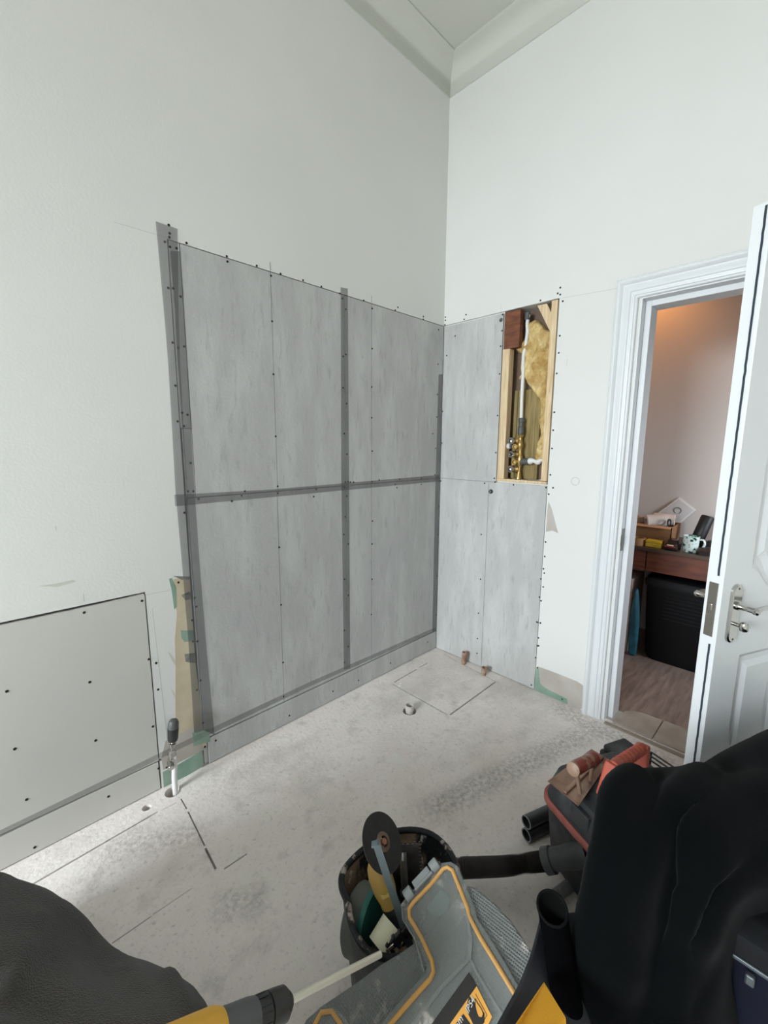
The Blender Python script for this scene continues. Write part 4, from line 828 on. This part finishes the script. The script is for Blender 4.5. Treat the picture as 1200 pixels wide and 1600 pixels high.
rimr = [(664,1521),(650,1470),(631,1438),(629,1415),(640,1402),(688,1348)]
MB().strip([cp(x, y, 0.0) for x, y in rimr], 0.003, 0.006, CN).obj('lid_rib', M_clr, cs)
MB().strip([cp(x, y, 0.0) for x, y in ((610,1660),(648,1600),(690,1545),(722,1512),(735,1498),(737,1470),(730,1430))], 0.006, 0.005, CN).obj('lid_rib', M_clr, cs)
MB().strip([cp(x, y, 0.0) for x, y in ((735,1498),(745,1520),(775,1570),(810,1625))], 0.004, 0.004, CN).obj('lid_rib', M_clr, cs)
M_lat = mat('grey_translucent_latch', (132, 138, 138), 0.4)
for x, y in ((639, 1397), (679, 1353)):
    c = cp(x, y, 0.0); uu = (cp(679, 1353)-cp(639, 1397)).normalized(); MB().cyl(c-uu*0.010, c+uu*0.010, 0.013, n=18).obj('hinge_lug', M_lat, cs, bevel=0.002)
MB().strip([cp(648, 1386, -0.004), cp(672, 1360, -0.004)], 0.016, 0.010, CN).obj('latch_bar', M_lat, cs, bevel=0.002)
MB().strip([cp(650, 1392, 0.006), cp(676, 1364, 0.006)], 0.004, 0.006, CN).obj('latch_ridge', M_lat, cs)
# things seen inside the neck
for pts, m in (([(668,1420),(690,1392),(705,1405),(700,1428),(680,1440)], mat('teal_inside', (84, 120, 112), 0.5)), ([(660,1450),(676,1425),(690,1432),(684,1450),(668,1462)], mat('grey_inside', (76, 80, 78), 0.5))):
    MB().prism([cp(x, y, -0.022) for x, y in pts], CN*0.008).obj('stored_bit', m, cs, bevel=0.002)
# label
lb = MB().prism([cp(x, y, 0.0006) for x, y in ((733,1519),(745,1541),(660,1662),(640,1648))], CN*0.0008).obj('black_label', mat('label_black', (30, 28, 26), 0.5), cs, smooth=0)
MB().prism([cp(x, y, 0.0006) for x, y in ((745,1541),(769,1589),(720,1690),(660,1662))], CN*0.0008).obj('amber_label', mat('label_amber', (226, 164, 72), 0.45), cs, smooth=0)
MB().prism([cp(x, y, 0.0016) for x, y in ((733,1556),(744,1568),(757,1583),(757,1597),(745,1612),(728,1577))], CN*0.0004).obj('label_badge', mat('label_black', (30, 28, 26)), cs, smooth=0)
MB().prism([cp(x, y, 0.0016) for x, y in ((724,1584),(738,1604),(720,1640),(690,1632),(712,1600))], CN*0.0004).obj('label_badge', mat('label_black', (30, 28, 26)), cs, smooth=0)
MB().strip([cp(x, y, 0.0016) for x, y in ((743,1553),(761,1586),(753,1600))], 0.0008, 0.0004, CN).obj('label_outline', mat('label_black', (30, 28, 26)), cs, smooth=0)
drop = [(742,1560),(746,1568),(752,1576),(755,1584),(753,1590),(748,1589),(745,1582),(743,1573)]
MB().prism([cp(x, y, 0.0022) for x, y in drop], CN*0.0003).obj('drop_symbol', mat('label_amber', (226, 164, 72)), cs, smooth=0)
MB().strip([cp(x, y, 0.0026) for x, y in drop+drop[:1]], 0.0009, 0.0003, CN).obj('drop_outline', mat('label_black', (30, 28, 26)), cs, smooth=0)
def lettering(txt, px, py, size, lift):
    cu = bpy.data.curves.new('lettering', 'FONT'); cu.body = txt; cu.size = size; cu.extrude = 0.0002; cu.align_x = 'CENTER'; cu.align_y = 'CENTER'; cu.shear = 0.2
    o = bpy.data.objects.new('label_lettering', cu); COL.objects.link(o); cu.materials.append(mat('letter_white', (226, 222, 214), 0.5))
    bpy.context.view_layer.update(); dg = bpy.context.evaluated_depsgraph_get(); me = bpy.data.meshes.new_from_object(o.evaluated_get(dg))
    bpy.data.objects.remove(o); o = bpy.data.objects.new('label_lettering', me); COL.objects.link(o)
    xd = (cp(737, 1560)-cp(729, 1576)).normalized(); o.matrix_world = frame(cp(px, py, lift), xd, CN); o.parent = cs; return o
lettering('IP54', 734.5, 1571, 0.0125, 0.0024); lettering('mm', 716, 1600, 0.014, 0.0024)

# ------------------------------------------------------------------ drill with long bit
dr = thing('cordless_drill', 'yellow and black cordless drill with long white bit, bottom edge of photo', 'drill')
ck0 = dep(398, 1590, 0.66); ck1 = dep(454, 1563, 0.70); da = (ck1-ck0).normalized(); tip = dep(594, 1491, 0.84)
MB().tube([ck1-da*0.005, ck1+(tip-ck1)*0.5, tip], 0.0058, 14).obj('drill_bit', mat('bright_bit', (216, 212, 196), 0.3, 0.3), dr)
LC = (ck1-ck0).length
MB().lathe(ck0, ck1-ck0, [(0.020, -0.05), (0.0225, 0.0), (0.0225, 0.32), (0.021, 0.34), (0.0235, 0.36), (0.0235, 0.5), (0.022, 0.8), (0.014, 0.94), (0.010, 1.0), (0.0058, 1.02)], 24).obj('chuck', mat('chuck_black', (52, 50, 48), 0.4, 0.3), dr)
for k in range(12):
    a = 2*PI*k/12; x = da.orthogonal().normalized(); y = da.cross(x); n = x*math.cos(a)+y*math.sin(a)
    MB().strip([ck0+n*0.0222, ck0+n*0.0222+da*LC*0.3], 0.004, 0.0016, n).obj('grip_rib', M_blk, dr)
MB().lathe(ck0, -da*0.06, [(0.024, 0), (0.026, 0.2), (0.027, 0.7), (0.028, 1)], 24).obj('clutch_collar', M_fit, dr)
g0 = ck0-da*0.055
MB().lathe(g0, -da*0.13, [(0.029, 0), (0.033, 0.1), (0.034, 0.6), (0.033, 0.9), (0.026, 1)], 24).obj('housing', mat('drill_yellow', (222, 168, 52), 0.45), dr)
hdn = (V((0, 0, -1))-da*V((0, 0, -1)).dot(da)).normalized()
hdir = (hdn*0.25-RIGHT*0.0-UP*0.9).normalized()
MB().tube([g0-da*0.07, g0-da*0.085+hdn*0.06, g0-da*0.09+hdn*0.115], lambda t: 0.019+0.004*t, 16).obj('pistol_grip', M_blk, dr)
fx = frame(g0-da*0.085+hdn*0.115, da, hdn)
MB().box((-0.055, -0.035, 0), (0.06, 0.035, 0.05), fx).obj('battery', M_blk, dr, smooth=0, bevel=0.006)
rebase(dr, g0-da*0.085+hdn*0.165)

# ------------------------------------------------------------------ vacuum cleaner with trowel on top
vc = thing('wet_vacuum', 'dusty black workshop vacuum with red band and orange carrying handle', 'vacuum cleaner')
vA = V((-0.977, -1.236, 0)); vB = V((-1.058, -1.401, 0))
vx = (vB-vA).normalized(); vy = V((-vx.y, vx.x, 0)); vy = vy if vy.x > 0 else -vy
VC = (vA+vB)/2+vx*0.03+vy*0.19
VM = Matrix(((vx.x, vy.x, 0, VC.x), (vx.y, vy.y, 0, VC.y), (0, 0, 1, 0), (0, 0, 0, 1)))
def vr(w, d, r, z, dx=0, dy=0): return [VM @ p for p in rrect(dx, dy, w, d, r, z, 6)]
MB().loft([vr(0.26, 0.32, 0.06, 0.02), vr(0.28, 0.34, 0.06, 0.05), vr(0.31, 0.37, 0.06, 0.235)]).obj('tank', M_blkdust, vc, smooth=40)
MB().loft([vr(0.325, 0.385, 0.065, 0.236), vr(0.33, 0.39, 0.065, 0.242), vr(0.33, 0.39, 0.065, 0.256), vr(0.322, 0.382, 0.065, 0.262)]).obj('red_band', mat('dusty_red_band', (128, 56, 48), 0.6, rgb2=(150, 88, 78), scale=14), vc, smooth=40)
MB().loft([vr(0.315, 0.375, 0.065, 0.262), vr(0.30, 0.36, 0.06, 0.30), vr(0.27, 0.33, 0.05, 0.345), vr(0.22, 0.28, 0.04, 0.358)]).obj('motor_head', M_blkdust, vc, smooth=40)
MB().box((-0.02, -0.185, 0.21), (0.05, -0.165, 0.33), VM).obj('latch', M_blk, vc, smooth=0, bevel=0.005)
MB().box((-0.10, -0.17, 0.285), (0.02, -0.155, 0.30), VM).obj('grey_trim', mat('grey_trim', (96, 104, 110), 0.4), vc, smooth=0, bevel=0.003)
for sx in (-1, 1):
    for sy in (-1, 1): MB().cyl(VM @ V((sx*0.105, sy*0.13, 0.0)), VM @ V((sx*0.105, sy*0.13, 0.025)), 0.022, n=16).obj('foot', M_blk, vc, bevel=0.003)
# handle
hA, hB, hC, hD = dep(947, 1234, 1.205), dep(957, 1199, 1.20), dep(1004, 1169, 1.37), dep(1000, 1206, 1.36)
M_or = mat('orange_red_plastic', (176, 74, 50), 0.55, rgb2=(150, 66, 48), scale=10)
hb = MB()
fx1 = frame((0, 0, 0), (hC-hB), UP)
hb.tube([hB, hB.lerp(hC, 0.33), hB.lerp(hC, 0.66), hC], lambda t: 0.017, 16)
hbo = hb.obj('carry_handle', M_or, vc, smooth=50, bevel=0.002)
for a, b in ((hB, hA), (hC, hD)):
    d = b-a; fx = frame(a, d, hC-hB); MB().box((-0.012, -0.019, -0.014), (d.length+0.02, 0.019, 0.014), fx).obj('handle_post', M_or, vc, smooth=0, bevel=0.005)
for k in range(7):
    p = hB.lerp(hC, 0.16+0.11*k); t = (hC-hB).normalized(); MB().lathe(p-t*0.003, t*0.006, [(0.0165, 0), (0.0185, 0.5), (0.0165, 1)], 16).obj('grip_ring', M_or, hbo)
# inlet with cuff
iN = on(900, 1350, 2, 0.095); iA = dep(893, 1338, 1.285); iB = dep(852, 1345, 1.32); 
MB().lathe(iA+(iA-iB)*0.6, iB-iA-(iA-iB)*0.6, [(0.034, 0), (0.034, 0.45), (0.031, 0.5), (0.031, 0.8), (0.036, 0.82), (0.036, 1.0)], 24).obj('inlet_cuff', mat('dusty_dark_cuff', (66, 68, 70), 0.6, rgb2=(46, 48, 50), scale=15), vc)
rebase(vc, (VC.x, VC.y, 0))
# hose
hp_ = cr([iB+(iA-iB)*0.1, iB, dep(820, 1349, 1.34), dep(790, 1353, 1.34), dep(750, 1355, 1.32), dep(715, 1357, 1.30), dep(690, 1366, 1.36), dep(660, 1375, 1.42)], 14)
n_ = len(hp_)
hr = MB(); full = []
for i in range(n_-1):
    for s in range(2): full.append(hp_[i].lerp(hp_[i+1], s/2))
hs = tag(MB().tube(full, lambda t: 0.0245+0.0030*math.cos(t*(len(full)-1)*PI), 16).obj('vacuum_hose', mat('hose_charcoal', (60, 56, 54), 0.6), smooth=20), 'ribbed dark grey vacuum hose running behind the bucket', 'hose')
# plastering trowel on top
tw = thing('plastering_trowel', 'rusty brown steel plastering trowel with red handle on the vacuum', 'trowel')
TZ = 0.372
tc = [on(x, y, 2, TZ) for x, y in ((856,1221),(904,1260),(953,1188),(924,1171))]
M_rust = mat('plaster_rusted_steel', (150, 122, 104), 0.4, 0.35, rgb2=(112, 78, 60), scale=9, contrast=(0.4, 0.6))
MB().prism(tc, (0, 0, 0.0018)).obj('blade', M_rust, tw, smooth=0)
m0 = on(882, 1240, 2, TZ+.002); m1 = on(941, 1184, 2, TZ+.002)
MB().strip([m0, m1], 0.012, 0.008, (0, 0, 1)).obj('rib', M_rust, tw, bevel=0.002)
h0 = dep(894, 1203, 1.235); h1 = dep(929, 1184, 1.33)
MB().lathe(h0, h1-h0, [(0.010, 0), (0.019, 0.03), (0.020, 0.2), (0.0185, 0.6), (0.021, 0.9), (0.017, 1.0)], 20).obj('red_handle', mat('plaster_smeared_red', (132, 48, 34), 0.5, rgb2=(142, 116, 96), scale=22, contrast=(0.46, 0.52)), tw)
MB().tube([h0.lerp(h1, 0.9), h0.lerp(h1, 0.9)-V((0, 0, 0.02)), V((h1.x, h1.y, TZ))+V((-0.02, 0, 0.006))], 0.006, 10).obj('shank', M_rust, tw)
MB().tube([h0.lerp(h1, 0.25), h0.lerp(h1, 0.25)-V((0, 0, 0.03)), V((h0.x, h0.y, TZ))+V((0.05, -0.01, 0.006))], 0.006, 10).obj('shank', M_rust, tw)
rebase(tw, tc[0])
# two tube ends
for (px, py, zz, lab) in ((823, 1285, 0.068, 'black vacuum tube end beside the vacuum, upper of the pair'), (823, 1305, 0.023, 'black vacuum tube end beside the vacuum, lower of the pair')):
    a = on(px-1, py, 2, zz); d = (on(872, py-23, 2, zz)-a).normalized()
    t = thing('vacuum_tube', lab, 'tube')
    MB().lathe(a, d*0.30, [(0.0195, 0.0), (0.0225, 0.0), (0.0225, 1), (0.0195, 1), (0.0195, 0)], 24, False, False).obj('tube_wall', M_blk, t)
    MB().lathe(a-d*0.0006, d*0.003, [(0.0193, 0), (0.0228, 0), (0.0228, 1), (0.0193, 1), (0.0193, 0)], 24, False, False).obj('grey_rim', mat('scuffed_rim', (128, 134, 142), 0.6), t)
    rebase(t, a)
# black battery box behind
bb = thing('battery_charger', 'black box with sloping edges standing behind the orange vacuum handle', 'charger')
p = on(968, 1176, 2, 0.36); q = on(1010, 1185, 2, 0.36)
d1 = (on(985, 1168, 2, 0.36)-on(950, 1180, 2, 0.36)).normalized(); fx = frame((p.x+0.06, p.y-0.00, 0.0), d1, (0, 0, 1))
MB().box((-0.07, -0.045, 0.0), (0.05, 0.045, 0.33), fx).obj('case', M_blk, bb, smooth=0, bevel=0.008)
MB().box((-0.062, -0.038, 0.33), (0.042, 0.038, 0.352), fx).obj('top_plate', M_blkdust, bb, smooth=0, bevel=0.008)
rebase(bb, (p.x, p.y, 0))
gb = thing('wire_rack', 'black wire frame lying behind the vacuum near the doorway', 'wire rack')
p0, p1 = on(1005, 1180, 2, 0.34), on(1040, 1204, 2, 0.34)
for k in range(3):
    off = (d1)*0.02*k
    MB().tube([p0+off, p1+off], 0.003, 8).obj('wire', M_blk, gb)
MB().tube([p0, p0+d1*0.04], 0.003, 8).obj('wire', M_blk, gb); MB().tube([p1, p1+d1*0.04], 0.003, 8).obj('wire', M_blk, gb)
for q in (p0, p1, p0+d1*0.04, p1+d1*0.04): MB().tube([q, V((q.x, q.y, 0.0))], 0.003, 8).obj('wire_leg', M_blk, gb)
rebase(gb, (p0.x, p0.y, 0))

# ------------------------------------------------------------------ dusty clear tube by the garment
c1, c2_ = dep(885, 1392, 1.15), dep(905, 1372, 1.2)
tag(MB().tube([on(868, 1400, 2, 0.02), on(905, 1372, 2, 0.02)], 0.018, 14).obj('plastic_sleeve', clear('dusty_clear_sleeve', (120, 124, 124), 0.6, 0.3)), 'short dusty clear plastic sleeve lying on floor by black fleece', 'plastic sleeve')

# ------------------------------------------------------------------ toolbox stack, tool bag, yellow case, black boot-like tube
M_navy = mat('navy_toolbox_plastic', (4, 8, 24), 0.55, rgb2=(7, 11, 26), scale=6, spec=0.15)
tb_ = thing('toolbox', 'dark navy toolbox with pale metal edge under black fleece', 'toolbox')
TX0, TX1, TY0, TY1 = -1.34, -0.98, -2.25, -1.66
cxy = ((TX0+TX1)/2, (TY0+TY1)/2); dx_, dy_ = TX1-TX0, TY1-TY0
MB().loft([rrect(*cxy, dx_, dy_, 0.02, 0.262), rrect(*cxy, dx_, dy_, 0.02, 0.505)]).obj('case', M_navy, tb_, smooth=40)
MB().loft([rrect(*cxy, dx_+.01, dy_+.01, 0.025, 0.51), rrect(*cxy, dx_, dy_, 0.02, 0.545), rrect(*cxy, dx_-.05, dy_-.05, 0.02, 0.565)]).obj('lid', mat('dusty_navy_lid', (9, 11, 14), 0.7, rgb2=(20, 22, 25), scale=7, spec=0.2), tb_, smooth=40)
MB().box((TX0-0.008, TY0, 0.500), (TX0+0.002, TY1, 0.508)).obj('metal_edge', mat('pale_metal_edge', (92, 98, 102), 0.35, 0.7), tb_, smooth=0, bevel=0.002)
for y in (-1.765, -1.86): MB().box((TX0-0.012, y-0.007, 0.47), (TX0, y+0.007, 0.490)).obj('latch', mat('pale_metal_edge', (92, 98, 102)), tb_, smooth=0, bevel=0.003)
rebase(tb_, ((TX0+TX1)/2, (TY0+TY1)/2, 0.262))
lowb = tag(MB().loft([rrect((TX0+TX1)/2, (TY0+TY1)/2, TX1-TX0+.02, TY1-TY0+.02, 0.02, 0.0), rrect((TX0+TX1)/2, (TY0+TY1)/2, TX1-TX0+.02, TY1-TY0+.02, 0.02, 0.260)]).obj('storage_crate', M_navy, smooth=40, bevel=0.004), 'dark crate on the floor carrying the navy toolbox', 'crate')

def dense(grid, nu, nv):
    rows = [cr(r, nu) for r in grid]; cols = list(zip(*rows)); cc = [cr(c, nv) for c in cols]
    return [list(r) for r in zip(*cc)]      # [v][u]
def cloth(name, grid, ridges, nu, nv, m, label, cat, thick=0.006, noise_amp=0.006, nscale=5, toward=None):
    G = dense(grid, nu, nv); H_, W_ = len(G), len(G[0])
    def nrm(i, j):
        a = G[min(i+1, H_-1)][j]-G[max(i-1, 0)][j]; b = G[i][min(j+1, W_-1)]-G[i][max(j-1, 0)]
        n = a.cross(b); n = n.normalized() if n.length > 1e-9 else V((0, 0, 1)); return n if n.dot(CAM_POS-G[i][j]) > 0 else n
    ref = 1
    n0 = nrm(H_//2, W_//2); 
    if n0.dot(CAM_POS-G[H_//2][W_//2]) < 0: ref = -1
    R_ = [[p for p in cr(r[0], 6)] for r in ridges]
    out = []
    for i in range(H_):
        for j in range(W_):
            p = G[i][j]; n = nrm(i, j)*ref; d = 0
            for (pl, (rg, amp, wd)) in zip(R_, ridges):
                dm = min((p-q).length for q in pl); d += amp*math.exp(-(dm/wd)**2)
            d += noise_amp*mnoise.fractal(p*nscale, 1, 2, 3)
            out.append(p+n*d)
    fs = [(i*W_+j, i*W_+j+1, (i+1)*W_+j+1, (i+1)*W_+j) for i in range(H_-1) for j in range(W_-1)]
    mb = MB().add(out, fs); o = mb.obj(name, m, smooth=180)
    s = o.modifiers.new('t', 'SOLIDIFY'); s.thickness = thick; s.offset = 0
    return tag(o, label, cat)
def fleece(name, rgb, rgb2, sheen=0.3, bump=0.12):
    m = mat(name, rgb, 0.95, rgb2=rgb2, scale=6, bump=bump, bscale=420, spec=0.05)
    b = m.node_tree.nodes['Principled BSDF']; b.inputs['Sheen Weight'].default_value = sheen; b.inputs['Sheen Roughness'].default_value = 0.5; return m
M_bf = fleece('black_fleece', (6, 8, 9), (4, 6, 7), 0.03)
D_ = dep
grid = [
 [D_(962,1262,1.04), D_(968,1250,1.12), D_(1030,1240,1.20), D_(1090,1232,1.28), D_(1130,1215,1.30), D_(1210,1190,1.35), D_(1330,1160,1.4)],
 [D_(950,1238,0.95), D_(977,1207,0.96), D_(1030,1204,1.00), D_(1090,1199,1.04), D_(1135,1172,1.06), D_(1205,1138,1.10), D_(1330,1095,1.15)],
 [D_(944,1262,0.92), D_(963,1236,0.87), D_(1030,1240,0.90), D_(1085,1232,0.90), D_(1135,1225,0.92), D_(1205,1205,0.93), D_(1330,1180,0.96)],
 [D_(928,1330,0.90), D_(950,1320,0.82), D_(1000,1315,0.82), D_(1050,1310,0.83), D_(1110,1300,0.82), D_(1200,1290,0.84), D_(1330,1270,0.86)],
 [D_(918,1390,0.90), D_(940,1400,0.80), D_(985,1400,0.79), D_(1040,1395,0.80), D_(1090,1375,0.79), D_(1180,1350,0.79), D_(1330,1330,0.82)],
 [D_(900,1450,0.90), D_(922,1470,0.79), D_(970,1480,0.77), D_(1020,1480,0.78), D_(1070,1460,0.77), D_(1135,1405,0.77), D_(1330,1398,0.81)],
 [D_(886,1540,0.88), D_(908,1550,0.77), D_(960,1560,0.74), D_(1010,1560,0.75), D_(1065,1550,0.75), D_(1130,1470,0.76), D_(1150,1500,0.79)],
 [D_(878,1640,0.84), D_(900,1660,0.73), D_(955,1670,0.70), D_(1010,1670,0.71), D_(1060,1670,0.72), D_(1120,1600,0.74), D_(1150,1600,0.78)],
 [D_(870,1860,0.80), D_(890,1880,0.72), D_(950,1900,0.68), D_(1010,1900,0.68), D_(1060,1900,0.70), D_(1110,1850,0.72), D_(1150,1850,0.76)],
]
ridges = [
 ([D_(1100,1205,0.93), D_(1066,1240,0.89), D_(1030,1300,0.82), D_(1000,1355,0.80), D_(972,1420,0.79), D_(960,1500,0.77)], 0.028, 0.05),
 ([D_(1215,1252,0.88), D_(1155,1268,0.86), D_(1110,1300,0.82), D_(1078,1360,0.80), D_(1064,1430,0.78), D_(1045,1520,0.76), D_(1035,1620,0.73)], 0.028, 0.05),
 ([D_(1230,1340,0.82), D_(1150,1348,0.80), D_(1105,1370,0.79), D_(1085,1400,0.78), D_(1075,1430,0.77)], 0.022, 0.042),
 ([D_(990,1215,0.92), D_(958,1245,0.88), D_(940,1300,0.84), D_(930,1380,0.82), D_(915,1480,0.79), D_(905,1600,0.76)], 0.018, 0.03),
 ([D_(1020,1440,0.79), D_(1005,1520,0.76), D_(1000,1620,0.72)], -0.006, 0.03),
 ([D_(1050,1290,0.84), D_(1030,1350,0.81), D_(1015,1400,0.80)], -0.006, 0.025),
]
cloth('fleece_jacket', grid, ridges, 12, 12, M_bf, 'large black fleece garment draped over the toolboxes at right', 'jacket', noise_amp=0.004)

# open black tube beside the garment
tq = thing('open_sleeve', 'upright open black fabric sleeve beside the black fleece', 'sleeve')
e0 = D_(863, 1419, 0.80); ring0 = []
sd_ = (fwd*0.80+UP*0.50).normalized()
def ering(c, rx, ry, n=28): return [c+RIGHT*rx*math.cos(a)+sd_*ry*math.sin(a) for a in [2*PI*k/n for k in range(n)]]
sb = D_(905, 1700, 0.70)
cs_ = [e0, e0.lerp(sb, 0.15), e0.lerp(sb, 0.4), e0.lerp(sb, 0.7), sb]
rr_ = [0.0275, 0.0265, 0.026, 0.028, 0.032]
MB().loft([ering(c, r, r) for c, r in zip(cs_, rr_)], False, True).obj('sleeve_outer', mat('black_rubbery', (5, 5, 6), 0.95, spec=0.02), tq, smooth=60)
MB().loft([ering(c, r-0.003, r-0.003) for c, r in zip(cs_[:4], rr_[:4])], False, True).obj('sleeve_inner', mat('black_inner', (4, 4, 4), 0.9, spec=0.1), tq, smooth=60)
MB().tube(ering(e0, 0.0262, 0.0262)+ering(e0, 0.0262, 0.0262)[:2], 0.0026, 8).obj('rolled_rim', mat('black_rim', (10, 10, 11), 0.8, spec=0.1), tq)
rebase(tq, sb)

# black tool bag flap
M_bag = mat('dusty_black_vinyl', (20, 22, 28), 0.5, rgb2=(50, 54, 62), scale=8, contrast=(0.3, 0.55), bump=0.2, bscale=30)
flap = [D_(846,1436,0.83), D_(838,1470,0.80), D_(829,1502,0.775), D_(812,1545,0.74), D_(790,1585,0.71), D_(755,1650,0.665), D_(700,1760,0.60), D_(860,1780,0.62), D_(960,1700,0.70), D_(960,1500,0.80), D_(900,1430,0.86)]
tbg = thing('tool_bag', 'dusty black vinyl tool bag overlapping the organiser case', 'tool bag')
MB().prism(flap, fwd*0.008).obj('flap', M_bag, tbg, smooth=40, bevel=0.002)
bb_ = [V((p.x, p.y, 0)) for p in (D_(862,1450,0.92), D_(850,1520,0.86), D_(850,1640,0.78), D_(960,1700,0.76), D_(960,1480,0.92))]
MB().loft([[p+V((0, 0, 0.02)) for p in bb_], [p+V((0, 0, 0.30)) for p in bb_]]).obj('body', M_bag, tbg, smooth=40, bevel=0.006, seg=3)
rebase(tbg, bb_[0])
# yellow case corner
yc = thing('yellow_case', 'smooth yellow plastic case corner poking out beside black sleeve', 'case')
yk = [D_(850,1534,0.72), D_(884,1590,0.665), D_(892,1700,0.60), D_(740,1720,0.56), D_(804,1602,0.645)]
MB().prism(yk, (sum(yk, V())/5-CAM_POS).normalized()*0.03).obj('shell', mat('matt_yellow', (222, 158, 30), 0.6, bump=0.15, bscale=500), yc, smooth=0, bevel=0.0015)
rebase(yc, yk[3])

# ------------------------------------------------------------------ grey fleece heap, lower left
M_gf = fleece('grey_fleece', (80, 77, 74), (60, 58, 55), 0.25, 0.7)
grid = [
 [D_(-220,1400,0.95), D_(-90,1380,0.95), D_(10,1392,0.95), D_(95,1430,0.92), D_(150,1490,0.90), D_(220,1520,0.86), D_(290,1560,0.82), D_(318,1620,0.80), D_(330,1800,0.80)],
 [D_(-220,1360,0.80), D_(-90,1352,0.80), D_(8,1371,0.80), D_(98,1408,0.80), D_(164,1482,0.78), D_(246,1515,0.75), D_(306,1552,0.72), D_(331,1602,0.70), D_(345,1790,0.70)],
 [D_(-220,1420,0.64), D_(-90,1410,0.64), D_(0,1440,0.66), D_(80,1465,0.68), D_(150,1525,0.68), D_(225,1550,0.66), D_(285,1585,0.64), D_(310,1630,0.63), D_(330,1790,0.62)],
 [D_(-220,1560,0.56), D_(-90,1560,0.56), D_(0,1570,0.57), D_(80,1590,0.58), D_(150,1610,0.58), D_(215,1640,0.57), D_(270,1670,0.56), D_(300,1700,0.55), D_(320,1800,0.54)],
 [D_(-220,1760,0.50), D_(-90,1760,0.50), D_(0,1770,0.50), D_(80,1780,0.50), D_(150,1790,0.50), D_(215,1800,0.50), D_(270,1810,0.49), D_(300,1820,0.48), D_(320,1850,0.47)],
 [V((-2.75,-1.25,0.0)), V((-2.60,-1.28,0.0)), V((-2.45,-1.30,0.0)), V((-2.35,-1.30,0.0)), V((-2.25,-1.30,0.0)), V((-2.15,-1.30,0.0)), V((-2.05,-1.30,0.0)), V((-2.0,-1.28,0.0)), V((-1.96,-1.25,0.0))],
]
top = grid[0]
grid = [[V((p.x+0.0, p.y+0.06, 0.0)) for p in top], [V((p.x, p.y+0.05, p.z*0.5)) for p in top]]+grid
ridges = [([D_(-60,1372,0.72), D_(10,1404,0.74), D_(80,1430,0.75), D_(140,1470,0.76), D_(165,1500,0.74)], 0.010, 0.03),
          ([D_(60,1440,0.70), D_(40,1490,0.63), D_(20,1540,0.60)], 0.010, 0.02), ([D_(190,1530,0.70), D_(215,1570,0.66), D_(240,1620,0.62)], 0.012, 0.018), ([D_(262,1535,0.71), D_(278,1575,0.66), D_(290,1620,0.63)], 0.010, 0.014)]
cloth('fleece_heap', grid, ridges, 9, 9, M_gf, 'dark grey fleece garment heaped in the bottom left corner', 'garment', noise_amp=0.006, nscale=7)

# ------------------------------------------------------------------ shared groups of repeats
GROUPS = {'cement_board': 'grey cement boards on the two walls', 'joint_tape': 'mesh joint tapes on the left wall', 'skirting_strip': 'low board strips along the left wall foot',
          'board_strip': 'filler strips at the left edge of the boards', 'timber_stud': 'pine studs framing the valve recess', 'threshold_slab': 'slabs of the doorway threshold',
          'vacuum_tube': 'black vacuum tubes beside the vacuum', 'paper_roll': 'paper rolls in the carton'}
for o in bpy.data.objects:
    if o.parent is None and 'category' in o.keys():
        b = o.name.split('.')[0]
        if b in GROUPS: o['group'] = GROUPS[b]
